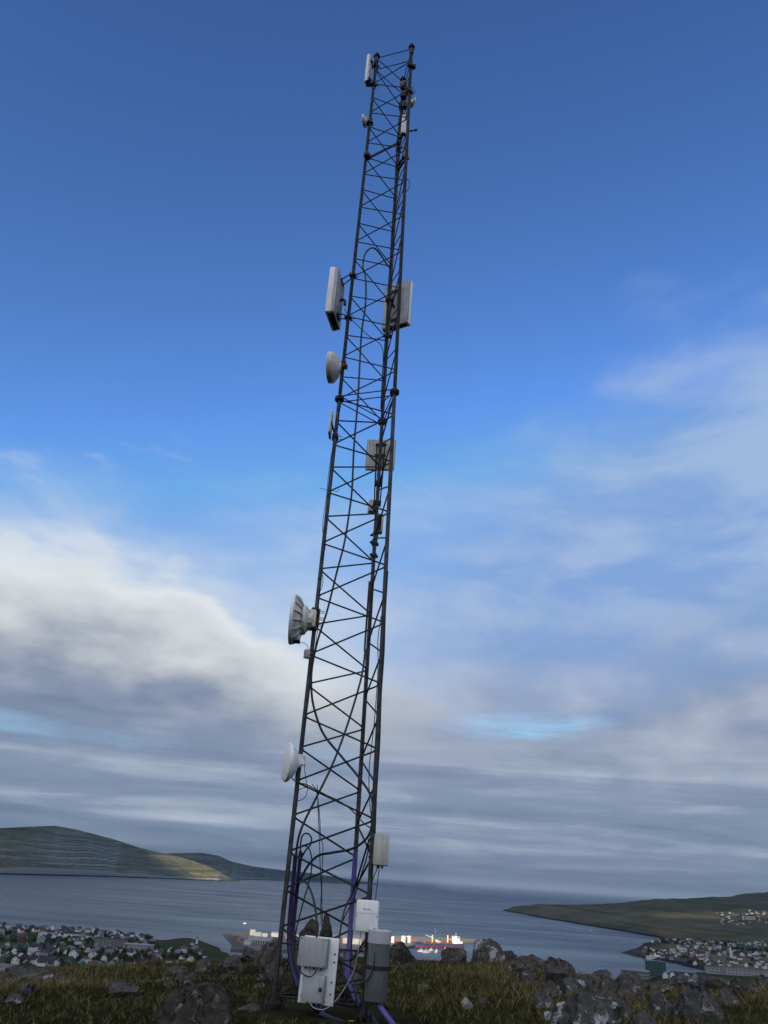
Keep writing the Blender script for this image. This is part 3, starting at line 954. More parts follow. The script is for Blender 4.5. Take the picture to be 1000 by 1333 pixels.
# the big ribbed dish with a rusty clamp
bc, bn = P(379.5, 806, 12.66), Vector((-1, -.02, 0)).normalized()
o = thing('dish_antenna', 'big weathered dish with ribbed back and rusty clamp on the left leg', 'dish antenna', bc - UPV * .42)
r_ = .42
MB().lathe([(r_ * .985, .004), (r_, 0), (r_, -.05), (r_ * .985, -.052), (r_ * .95, -.01), (r_ * .5, -.12), (0, -.16)], bc, bn, 48).build('rim', m_white, o)
bw = MB(); bw.lathe([(r_ * .975, -.053), (r_ * .84, -.10), (r_ * .60, -.17), (r_ * .36, -.215), (0, -.225)], bc, bn, 48); bw.build('bowl', m_cream, o)
s_ = UPV.cross(bn).normalized()
for i in range(16):
    a = i * math.pi / 8 + .1
    u = s_ * math.cos(a) + UPV * math.sin(a); tng = bn.cross(u)
    MB().prism([(r_ * .97, -.055), (r_ * .84, -.103), (r_ * .5, -.195), (r_ * .5, -.222), (r_ * .86, -.135), (r_ * .985, -.075)], bc - tng * .006, u, bn, tng, .012).build('rib', m_cream, o)
A = Matrix((bn, s_, UPV)).transposed()
hs = MB(); hs.lathe([(r_ * .60, -.19), (r_ * .58, -.24), (r_ * .40, -.29), (r_ * .38, -.36), (0, -.36)], bc, bn, 24)
hs.build('hub_housing', m_cream, o)
MB().box(bc - bn * .33 + UPV * .02, (.17, .23, .30), A, .03, 2).build('radio_housing', m_cream, o)
for zz_ in (-.01, -.07): MB().box(bc - bn * .26 - s_ * .0 + UPV * (zz_ + .0) + Vector((0, -.165, 0)), (.16, .02, .035), A, .004).build('support_strut', m_cream, o)
MB().box(bc - bn * .10 + UPV * -.30, (.16, .2, .14), A, .02, 2).build('lower_housing', m_cream, o)
MB().box(bc - bn * .12 + UPV * -.378, (.13, .16, .025), A, .004).build('lower_cover', m_under, o)
lp = leg(0, 5.62)
cd_ = (bc - lp); cd_.z = 0; cd_.normalize(); CA = frame(cd_, UPV.cross(cd_))
MB().box(lp + cd_ * .055, (.05, .20, .32), CA, .006).box(lp - cd_ * .05, (.03, .17, .30), CA, .006).build('clamp', m_rust, o)
MB().box(bc - bn * .36 - UPV * .13, (.16, .16, .05), A, .006).build('shelf_bracket', m_rust, o)
MB().tube([bc - bn * .34, lp + cd_ * .06], .06, 10).build('mount_arm', m_rust, o)
for dz_ in (-.12, .0, .12): ubolt(lp + UPV * dz_, -cd_, o, .055)
# louvre slots on the housing
for i, (du, dv) in enumerate([(-.29, .10), (-.30, .02), (-.27, -.05)]):
    MB().box(bc + bn * du + UPV * dv + Vector((0, -.125, 0)), (.07, .012, .022), A, .003).build('slot', m_under, o)

# boxes on the mast
def box_thing(name, label, cat, c, dims, n, m, lp=None, bevel=.01, parts=(), group=None):
    n = Vector(n).normalized(); s_ = UPV.cross(n).normalized(); A = Matrix((n, s_, UPV)).transposed(); c = Vector(c)
    o = thing(name, label, cat, c - UPV * dims[2] / 2, group)
    MB().box(c, dims, A, bevel, 2).build('housing', m, o)
    if lp is not None:
        lp = Vector(lp)
        cd_ = (c - lp); cd_.z = 0; L_ = cd_.length; cd_.normalize(); CA = frame(cd_, UPV.cross(cd_))
        for dz_ in (-.3, .3):
            l2 = lp + UPV * (dims[2] * dz_)
            b_ = MB(); b_.lathe([(RL + .002, -.012), (RL + .008, -.012), (RL + .008, .012), (RL + .002, .012)], l2, UPV, 16)
            b_.box(l2 + cd_ * (RL + max(L_ - RL, .03) / 2), (max(L_ - RL, .03), .05, .024), CA, .002)
            b_.build('strap', m_dark_metal, o)
    return o, A, c
o, A, c = box_thing('equipment_box', 'small grey box on the left leg under the ribbed dish', 'box', P(400.6, 851.5, 12.72), (.11, .10, .14), (-1, -.4, 0), m_grey_box, leg(0, 5.02))
MB().tube(spline([c + Vector((.02, -.02, .07)), c + Vector((-.06, -.03, .17)), bc - bn * .12 - UPV * .39], 6), .005, 5).build('lead', m_pale_cable, o)
o, A, c = box_thing('radio_unit', 'small pale radio box clamped to the far leg below the square panel', 'radio', P(486, 660, 13.62), (.14, .19, .24), (-.25, 1, 0), m_cream, leg(2, 7.52))
o, A, c = box_thing('radio_unit', 'small grey radio box between the right legs near the mast top', 'radio', P(528.6, 199.5, 12.95), (.12, .13, .30), (.4, 1, 0), m_grey_box, leg(2, 16.95))
MB().box(c - UPV * .16, (.13, .14, .035), A, .005).build('bottom_cover', m_under, o)
for i, (px_, py_, zz_, w_) in enumerate([(525.2, 112, 19.45, .16), (525.6, 124, 19.05, .15), (527, 137, 18.62, .12), (522, 137.5, 18.55, .10)]):
    lab = ['topmost dark box clamped to the far leg at the mast top', 'second dark box down the far leg at the mast top',
           'third dark box down the far leg beside the near leg', 'lowest small dark clamp box of the far leg cluster'][i]
    o, A, c = box_thing('amplifier_box', lab, 'box', P(px_, py_, 13.18 if i < 3 else 13.3), (w_, w_ * .9, .20), (-.3, -1, 0), m_under, leg(2, zz_), .012)
    for j in (-1, 1): MB().tube([c + A.col[1] * j * .03 - UPV * .10, c + A.col[1] * j * .03 - UPV * .16], .012, 6).build('connector', m_dark_metal, o)
o, A, c = box_thing('clamp_bracket', 'dark clamp bracket on the near leg close under the mast top', 'bracket', leg(1, 19.25) + Vector((.02, -.05, 0)), (.09, .20, .10), (.5, -1, 0), m_dark_metal, None)
ubolt(leg(1, 19.25), (.5, -1, 0), o, .05)
o, A, c = box_thing('clamp_bracket', 'dark clamp bracket on the left leg at the end of the slanting pole', 'bracket', leg(0, 16.52) + Vector((.03, -.05, 0)), (.10, .16, .13), (.8, -.6, 0), m_dark_metal, None)
ubolt(leg(0, 16.52), (.8, -.6, 0), o, .05)
# slanting pole across the upper mast
a_, b_ = leg(0, 16.52) + Vector((.06, .02, 0)), leg(2, 17.8)
o = thing('stay_pole', 'dark slanting pole across the mast from left leg to far leg', 'pole', a_)
MB().tube([a_, b_], .028, 10).build('shaft', m_leg_up, o)
for q_ in (a_ + (b_ - a_) * .03, b_ + (a_ - b_) * .04): MB().lathe([(.03, -.03), (.05, -.03), (.05, .03), (.03, .03)], q_, (b_ - a_), 10).build('collar', m_dark_metal, o)
a_ = leg(1, 17.05); b_ = a_ + Vector((.17, .05, .13))
o = thing('stub_arm', 'short dark arm sticking out right of the near leg', 'arm', a_)
MB().tube([a_ + (b_ - a_) * .1, b_], .018, 8).build('shaft', m_leg_up, o)
MB().lathe([(.0, 0), (.028, 0), (.028, .05), (0, .05)], b_, (b_ - a_), 10).build('end_cap', m_black, o)
# thin whips on the left leg
for i, (pz, dx_, lab) in enumerate([(8.03, -.17, 'thin wire spike pointing left from the left leg below the plate antenna'), (4.9, .0, '')]):
    if lab:
        a_ = leg(0, pz)
        o = thing('wire_spike', lab, 'wire', a_)
        MB().tube([a_, a_ + Vector((dx_, -.02, .03))], .005, 5).build('wire', m_dark_metal, o)
        MB().tube(spline([a_ + Vector((.05, -.03, 0)), a_ + Vector((.14, -.04, -.03)), a_ + Vector((.17, -.04, .03))], 4), .005, 5).build('hook', m_dark_metal, o)

# beige box, white box and grey cylinder on the near leg
bb = P(496, 1106, 12.20)
o, A, c = box_thing('junction_box', 'beige upright junction box right of the near leg above the white box', 'box', bb, (.13, .205, .40), (.12, -1, 0), m_beige, leg(1, 2.12), .008)
MB().box(c + A.col[0] * .058 + UPV * 0, (.03, .215, .41), A, .01, 2).build('lid', m_beige, o)
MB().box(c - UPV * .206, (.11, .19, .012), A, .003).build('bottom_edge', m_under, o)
for u in (-.03, .03): MB().tube([c + A.col[1] * u - UPV * .20, c + A.col[1] * u - UPV * .245], .018, 10).build('cable_gland', m_black, o)
wb = P(478, 1192.5, 12.06)
o, A, c = box_thing('outdoor_unit', 'white rounded equipment box on the near leg above the grey cylinder', 'box', wb, (.12, .315, .395), (-.06, -1, 0), m_white, leg(1, 1.05), .03)
fc = c + A.col[0] * .0605
MB().box(fc + UPV * .035, (.004, .30, .004), A, 0).build('seam', m_seam, o)
mk_ = MB()
mk_.lathe([(0, 0), (.011, 0), (.011, .002), (0, .002)], fc + UPV * .085 - A.col[1] * .04, A.col[0], 12)
for i, w_ in enumerate((.010, .008, .010, .006, .009)):
    mk_.box(fc + UPV * .085 - A.col[1] * (.015 - i * .014), (.003, w_, .012 if i % 2 else .016), A, 0)
mk_.build('logo', m_mark, o)
for u, v in ((.14, .0), (.13, -.15), (-.14, -.13), (-.14, .0)): MB().lathe([(0, 0), (.008, 0), (.008, .004), (0, .004)], fc + A.col[1] * u + UPV * v, A.col[0], 8).build('screw', m_bolt, o)
MB().box(c - A.col[0] * .0 - A.col[1] * .17 + UPV * -.02, (.07, .03, .33), A, .006).build('side_flange', m_grey_box, o)

cyb = P(488.5, 1303, 12.02); cyt = P(493.5, 1212, 12.02)
axis = Vector((.015, 0, 1)).normalized()
o = thing('pipe_canister', 'upright grey plastic pipe canister with white cap beside the near leg', 'canister', cyb)
Hc = .83; rc = .150
MB().lathe([(0, 0), (rc * .97, 0), (rc, .01), (rc, Hc - .13), (rc, Hc - .128)], cyb, axis, 40).build('barrel', m_pvc, o)
MB().lathe([(rc + .001, Hc - .16), (rc + .008, Hc - .16), (rc + .008, Hc - .01), (rc, Hc), (0, Hc + .004)], cyb, axis, 40).build('cap', m_cap, o)
bd = MB(); bd.lathe([(rc + .001, .36), (rc + .008, .36), (rc + .008, .41), (rc + .001, .41)], cyb, axis, 40)
bd_o = bd.build('band', m_dark_metal, o)
q_ = cyb + axis * .385 + Vector((rc + .02, -.04, 0))
MB().box(q_, (.05, .02, .05), None, .003).build('band_lug', m_dark_metal, bd_o)
MB().tube([q_ + Vector((0, -.03, 0)), q_ + Vector((0, .03, 0))], .008, 6).build('bolt', m_rust, bd_o)
lz = leg(1, .40)
MB().lathe([(RL + .002, -.03), (RL + .012, -.03), (RL + .012, .03), (RL + .002, .03)], lz, UPV, 16).box(lz.lerp(cyb + axis * .385, .3) , (.12, .05, .05), None, .004).build('leg_clamp', m_dark_metal, o)

# white back plate with two grey cabinets
p_tl, p_tr, p_br, p_bl = P(397, 1217.5, 12.42), P(441, 1221.5, 12.30), P(435, 1311, 12.26), P(388, 1304.5, 12.38)
c = (p_tl + p_tr + p_br + p_bl) / 4
xa = ((p_tr + p_br) - (p_tl + p_bl)).normalized(); ya = ((p_tl + p_tr) - (p_bl + p_br)).normalized()
A = frame(xa, ya); xa, ya, na = A.col[0], A.col[1], A.col[2]
W_ = ((p_tr - p_tl).length + (p_br - p_bl).length) / 2; H_ = ((p_tl - p_bl).length + (p_tr - p_br).length) / 2
o = thing('cabinet_board', 'white mounting board with two grey cabinets at the mast foot', 'equipment board', c - ya * H_ / 2)
MB().box(c, (W_, H_, .02), A, .006, 2).build('back_plate', m_white, o)
def cab(u, v, w, h, d):
    q_ = c + xa * u * W_ + ya * v * H_ + na * (.0105 + d / 2)
    k_ = MB().box(q_, (w, h, d * .72), A, .012, 2).build('cabinet', m_grey_box, o)
    MB().box(q_ + na * d * .40, (w * 1.015, h * 1.012, d * .26), A, .012, 2).build('lid', m_grey_box, k_)
    return q_, k_
q_, k_ = cab(-.13, .265, W_ * .80, H_ * .435, .17)
for u in (-.44, .44):
    for v in (-.44, .44): MB().lathe([(0, 0), (.009, 0), (.009, .004), (0, .004)], q_ + xa * u * W_ * .8 + ya * v * H_ * .435 + na * .0895, na, 8).build('screw', m_bolt, k_)
q2, k2 = cab(-.02, -.265, W_ * .60, H_ * .40, .15)
MB().lathe([(0, 0), (.026, 0), (.026, .012), (.02, .02), (.012, .03), (0, .03)], q2 + xa * W_ * .21 + na * .0795, na, 16).build('lock_knob', m_black, k2)
for u, v in ((.42, .26), (.42, .14), (.40, -.16), (.40, -.33), (-.38, -.30), (-.32, -.42)):
    MB().lathe([(0, 0), (.013, 0), (.013, .008), (.008, .014), (0, .014)], c + xa * u * W_ + ya * v * H_ + na * .0105, na, 8).build('bolt', m_bolt, o)
for qq, kk, ww, hh in ((q_, k_, W_ * .8, H_ * .435), (q2, k2, W_ * .6, H_ * .40)):
    for u in (-.25, .05, .3):
        e_ = qq + xa * u * ww - ya * hh * .5
        MB().tube([e_ + ya * .005, e_ - ya * .035], .012, 8).build('cable_gland', m_black, kk)
    for v in (-.3, .3): MB().tube([qq + xa * -.515 * ww + ya * (v * hh - .03) + na * .055, qq + xa * -.515 * ww + ya * (v * hh + .03) + na * .055], .008, 8).build('hinge', m_bolt, kk)
    MB().box(qq + na * .028, (ww * 1.004, hh * 1.002, .006), A, 0).build('gasket', m_under, kk)
for v in (.33, -.28):
    pz = (c + ya * v * H_).z
    for k_i, u in ((0, -.5), (1, .5)):
        L_ = leg(k_i, pz); q_ = c + xa * u * .6 * W_ + ya * v * H_ - na * .02
        MB().tube([q_, q_ + (L_ - q_) * (1 - .045 / max((L_ - q_).length, .1))], .012, 6).build('support_rod', m_dark_metal, o)

# ------------------------------------------------------------------ conduits and cables
def cable(name, label, pts, r_, m, cat='cable', group=None, k=8, n=8):
    pts = [Vector(p) for p in pts]
    o = MB().tube(spline(pts, k), r_, n).build(name, m, None, True, pts[-1])
    return tag(o, label, cat, group)
def px_path(*pts): return [P(*p) for p in pts]

cable('conduit', 'outer dark purple conduit bowing along the left leg', px_path((385, 1112, 12.8), (381.5, 1150, 12.82), (377.5, 1195, 12.84), (376, 1225, 12.80), (380, 1258, 12.72), (389, 1284, 12.62), (401, 1302, 12.60), (420, 1322, 12.75)), .033, m_purple_dark, 'conduit', n=12)
cable('conduit', 'inner dark purple conduit bowing beside the outer one', px_path((391.5, 1108, 12.9), (387.5, 1150, 12.92), (383, 1195, 12.93), (381.5, 1225, 12.90), (385, 1256, 12.82), (393, 1280, 12.74), (404, 1300, 12.75), (426, 1324, 12.9)), .031, m_purple_dark, 'conduit', n=12)
cable('conduit', 'short purple conduit end under the cable loop by the left leg', px_path((393, 1110, 12.72), (390, 1128, 12.74), (387, 1150, 12.78)), .022, m_purple_dark, 'conduit', n=10)
cable('conduit', 'straight bright purple conduit standing along the far leg', px_path((462.5, 1110, 13.42), (459, 1160, 13.40), (455.5, 1215, 13.35), (452.5, 1258, 13.2), (456, 1285, 12.95), (466, 1305, 12.7), (480, 1322, 12.55), (500, 1342, 12.4)), .034, m_purple, 'conduit', n=12)
cable('conduit', 'purple conduit running out of the canister bottom along the ground', px_path((489, 1297, 12.03), (495, 1311, 11.95), (505, 1325, 11.85), (520, 1345, 11.7)), .036, m_purple, 'conduit', n=12)
cable('conduit', 'dark purple conduit lying on the rock below the cabinets', px_path((418, 1321, 12.5), (432, 1327, 12.3), (448, 1333, 12.15), (470, 1345, 12.0)), .036, m_purple_dark, 'conduit', n=12)

m1 = [leg(2, 13.9) + Vector((-.05, -.05, 0)), P(489, 324, 13.1), P(477, 328, 12.95), P(472.5, 345, 12.9), P(476, 363, 12.9), P(476, 395, 12.9), P(470.5, 438, 12.9), P(466, 520, 12.9), P(461, 580, 12.9), P(458.5, 635, 12.9),
      P(455, 665, 12.9), P(448.5, 706, 12.88), P(438, 747, 12.86), P(426, 795, 12.84), P(414, 833, 12.8), P(406.5, 868, 12.78), P(405.5, 897, 12.78), P(409, 922, 12.8), P(421, 955, 12.8), P(444, 984, 12.75), P(465, 1009, 12.65), P(482, 1034, 12.5), P(486, 1058, 12.38), P(483, 1080, 12.36), P(475, 1094, 12.4), P(458, 1105, 12.5), P(432, 1110, 12.6), P(414, 1114, 12.68), P(401, 1127, 12.72), P(391, 1146, 12.76), P(384, 1165, 12.80)]
cable('cable', 'thick black trunk cable swinging from halfway up to the left conduits', m1, .019, m_black)
cable('cable', 'thick black cable crossing from the far leg down to the left', [leg(2, 6.6) + Vector((-.05, -.06, 0)), leg(2, 5.4) + Vector((-.06, -.07, 0)), P(475.5, 848, 13.3), P(469.5, 886, 13.2), P(450.5, 949, 13.05), P(432, 997, 12.95), P(409, 1044, 12.85), P(397, 1068, 12.82), P(390, 1086, 12.82), P(386.5, 1104, 12.82), P(384, 1130, 12.82)], .018, m_black)
cable('cable', 'black cable looping above the left conduits', px_path((391, 1120, 12.7), (391.5, 1098, 12.68), (394.5, 1087, 12.66), (400.5, 1085, 12.66), (405.5, 1091, 12.66), (404, 1100, 12.68), (398, 1107, 12.70), (393, 1116, 12.72)), .012, m_black)
cable('cable', 'black cable arching from the left conduits into the upper cabinet', px_path((385, 1160, 12.78), (388.5, 1150, 12.72), (395, 1147.5, 12.66), (401, 1152, 12.6), (408, 1170, 12.5), (412, 1195, 12.42), (412.5, 1222, 12.36)), .016, m_black)
cable('cable', 'thin black cable dropping from the loop towards the mast foot', px_path((393, 1100, 12.7), (402, 1104, 12.7), (406, 1120, 12.7), (404, 1142, 12.7), (396, 1170, 12.72), (390, 1193, 12.74), (385, 1215, 12.76), (383, 1240, 12.78), (372, 1262, 12.8), (366, 1275, 12.8), (365, 1295, 12.82), (372, 1318, 12.9)), .010, m_black)
cable('cable', 'left of two thin hanging cables in the middle of the mast', px_path((413, 1022, 12.9), (414.5, 1060, 12.9), (416, 1095, 12.9), (417, 1130, 12.9), (418.5, 1160, 12.9), (417.5, 1185, 12.88), (420, 1215, 12.8)), .007, m_black, n=6)
cable('cable', 'right of two thin hanging cables in the middle of the mast', px_path((406, 1020, 12.92), (412, 1030, 12.92), (416, 1060, 12.92), (417.5, 1088, 12.92), (420.5, 1102, 12.92), (419.5, 1130, 12.92), (419, 1165, 12.92), (420, 1200, 12.9)), .007, m_black, n=6)
cable('cable', 'thin lead from the lowest dish lying on the slanting rod', px_path((378, 1008, 12.62), (382, 1015, 12.66), (389, 1019, 12.68), (398, 1021, 12.70), (412, 1028, 12.8), (425, 1035, 12.9), (440, 1042, 13.0), (455, 1052, 13.2), (463, 1060, 13.3), (474, 1072, 13.0), (483, 1078, 12.5)), .010, m_black, n=6)
cable('cable', 'thin loop of cable hanging off the left leg below the lowest dish', px_path((396, 985, 12.62), (396.5, 1000, 12.62), (399, 1018, 12.62), (400.5, 1028, 12.62), (397, 1038, 12.62), (390, 1042, 12.66), (386, 1040, 12.7), (388, 1030, 12.7), (394, 1026, 12.68), (402, 1025, 12.68)), .0055, m_black, n=6)
cable('cable', 'thin wire looping loosely down the left leg past the ribbed dish', [leg(0, 9.9) + Vector((.05, -.04, 0)), leg(0, 9.3) + Vector((.0, -.045, 0)), leg(0, 8.5) + Vector((-.045, -.02, 0)), leg(0, 7.9) + Vector((-.04, -.03, 0)), leg(0, 7.3) + Vector((-.05, -.02, 0)), leg(0, 6.9) + Vector((.04, -.045, 0)), P(416.5, 733, 12.68), P(420.5, 752, 12.64), P(419, 765, 12.64), leg(0, 6.0) + Vector((.02, -.045, 0)), leg(0, 5.5) + Vector((.06, -.04, 0)), leg(0, 4.8) + Vector((.04, -.045, 0)), leg(0, 4.0) + Vector((.03, -.045, 0)), leg(0, 3.0) + Vector((-.045, -.02, 0))], .006, m_black, n=6)
for i, (a0, a1, da, lab) in enumerate([(18.4, 9.4, -.35, 'black cable strapped along the left side of the upper far leg'), (16.8, 2.6, 1.5, 'black cable strapped along the right side of the far leg')]):
    pts = []
    for z in np.arange(a0, a1, -.9):
        a = math.pi * (1.15) + da + .12 * math.sin(z * 2.1 + i)
        pts.append(leg(2, z) + Vector((math.cos(a), math.sin(a), 0)) * (.046 + .006 * math.sin(z * 3 + i * 2)))
    cable('cable', lab, pts, .012, m_black, k=5)
cable('cable', 'thin cable strapped along the right of the near leg in the lower section', [leg(1, z) + Vector((.035 + .006 * math.sin(z * 4), -.03, 0)) for z in np.arange(6.4, 2.0, -.7)], .009, m_black, n=6)
cable('cable', 'slack cable sagging beside the near leg above the beige box', [leg(1, 5.6) + Vector((-.04, -.03, 0)), leg(1, 5.2) + Vector((-.07, -.04, 0)), leg(1, 4.7) + Vector((-.045, -.03, 0)), leg(1, 3.9) + Vector((-.06, -.05, 0)), leg(1, 3.2) + Vector((-.10, -.06, 0)), leg(1, 2.7) + Vector((-.06, -.05, 0)), leg(1, 2.4) + Vector((.0, -.05, 0))], .007, m_black, n=6)
cable('cable', 'looped dark cable end sticking out right of the upper near leg', [leg(1, 15.3) + Vector((-.05, .1, -.05)), leg(1, 15.45) + Vector((0, .0, 0)), leg(1, 15.5) + Vector((.06, -.06, 0)), leg(1, 15.32) + Vector((.10, -.06, 0)), leg(1, 15.15) + Vector((.05, -.05, 0)), leg(1, 15.2) + Vector((-.06, .04, 0)), leg(1, 14.9) + Vector((-.14, .3, 0))], .009, m_black, n=6)
cable('cable', 'thin lead drooping from the large left panel into the mast', [P(448.5, 402, 12.72), P(455, 413, 12.72), P(466, 424, 12.8), P(480, 437, 12.95), P(493, 446, 13.2), P(498.5, 458, 13.3), leg(2, 11.0) + Vector((-.05, -.05, 0))], .008, m_black, n=6)
cable('cable', 'left lead from the beige box bending behind the near leg', px_path((491.5, 1123, 12.18), (490.5, 1132, 12.2), (486.5, 1142, 12.28), (483, 1152, 12.34)), .007, m_black, n=6)
cable('cable', 'right lead from the beige box down to the white box', px_path((494.5, 1123, 12.18), (492.5, 1140, 12.15), (490, 1160, 12.12), (488.5, 1178, 12.1)), .0065, m_black, n=6)
cable('cable', 'pair of black leads slanting from the near leg to the purple conduit', px_path((481, 1092, 12.4), (474, 1115, 12.6), (466, 1142, 12.9), (460, 1160, 13.05), (451, 1178, 13.0), (445, 1200, 12.85), (441.5, 1228, 12.7), (443, 1258, 12.5), (451, 1280, 12.3), (458, 1300, 12.3)), .014, m_black)
cable('cable', 'second black lead slanting beside the pair towards the canister', px_path((480.5, 1100, 12.42), (477, 1118, 12.55), (468, 1146, 12.85), (462, 1166, 12.95), (453, 1185, 12.9), (444, 1206, 12.75), (440, 1240, 12.55), (447, 1250, 12.4), (460, 1247, 12.25), (473, 1233, 12.12), (482, 1216, 12.05), (485.5, 1206, 12.03)), .010, m_black)
cable('cable', 'black cable looping down past the canister and back to the conduit', px_path((487, 1208, 12.0), (488, 1235, 11.90), (486.5, 1256, 11.86), (480, 1274, 11.88), (468, 1281, 12.0), (457, 1280, 12.2), (448, 1270, 12.4), (443, 1252, 12.5)), .009, m_black)
cable('cable', 'pale thin cable swooping from the white box under the cabinets', px_path((470, 1208, 12.1), (467.5, 1232, 12.12), (461, 1262, 12.14), (449, 1286, 12.12), (434, 1306, 12.1), (421, 1314, 12.1), (409, 1312, 12.12), (403, 1304, 12.16), (400.5, 1290, 12.22), (402, 1272, 12.24), (404.5, 1258, 12.22)), .0055, m_pale_cable, n=6)
cable('cable', 'black lead curving from under the upper cabinet to the left conduits', px_path((412.5, 1259, 12.16), (410.5, 1266, 12.12), (405, 1271, 12.12), (396, 1269, 12.2), (388, 1260, 12.4), (382, 1245, 12.6), (379, 1225, 12.72)), .009, m_black, n=6)
cable('cable', 'black lead running down beside the near leg foot', px_path((483, 1300, 12.1), (484, 1315, 12.05), (488, 1328, 11.95), (500, 1342, 11.9)), .010, m_black, n=6)
cable('cable', 'black lead from the conduit bend down to the ground by the near leg', px_path((459, 1282, 12.25), (464, 1298, 12.2), (463, 1316, 12.25), (470, 1335, 12.3)), .011, m_black, n=6)
o = MB().box(P(455, 1331, 12.2), (.12, .05, .04), frame((1, .3, .1), (0, 1, 0)), .01, 2).build('cable_tag', m_yellow, None, True, P(455, 1331, 12.2))
tag(o, 'small yellow tag lying at the foot of the mast', 'tag')

# ------------------------------------------------------------------ boulders on the hilltop
def rock_mesh(seed, sx, sy, sz, m, sub=4, cuts=9, rough=.13):
    rn = random.Random(seed)
    b_ = bmesh.new(); bmesh.ops.create_icosphere(b_, subdivisions=sub, radius=1.0)
    pls = []
    for i in range(cuts):
        v = Vector((rn.gauss(0, 1), rn.gauss(0, 1), rn.gauss(.15, .8))).normalized()
        pls.append((v, rn.uniform(.50, .86)))
    off = Vector((seed * 3.7, seed * 1.3, seed * 2.1))
    for v in b_.verts:
        p = v.co.copy()
        for n_, c_ in pls:
            d = p.dot(n_)
            if d > c_: p -= n_ * (d - c_) * .97
        q_ = p.normalized()
        f_ = mnoise.fractal(q_ * 1.7 + off, 1.0, 2.0, 6) * rough + mnoise.fractal(p * 5.0 + off, .8, 2.0, 5) * rough * .42
        f_ += -abs(mnoise.noise(p * 2.6 + off * 2)) * rough * .5
        p += q_ * f_
        v.co = Vector((p.x * sx, p.y * sy, p.z * sz))
    mb = MB(); mb.bm(b_)
    return mb.mesh('boulder', m, True)

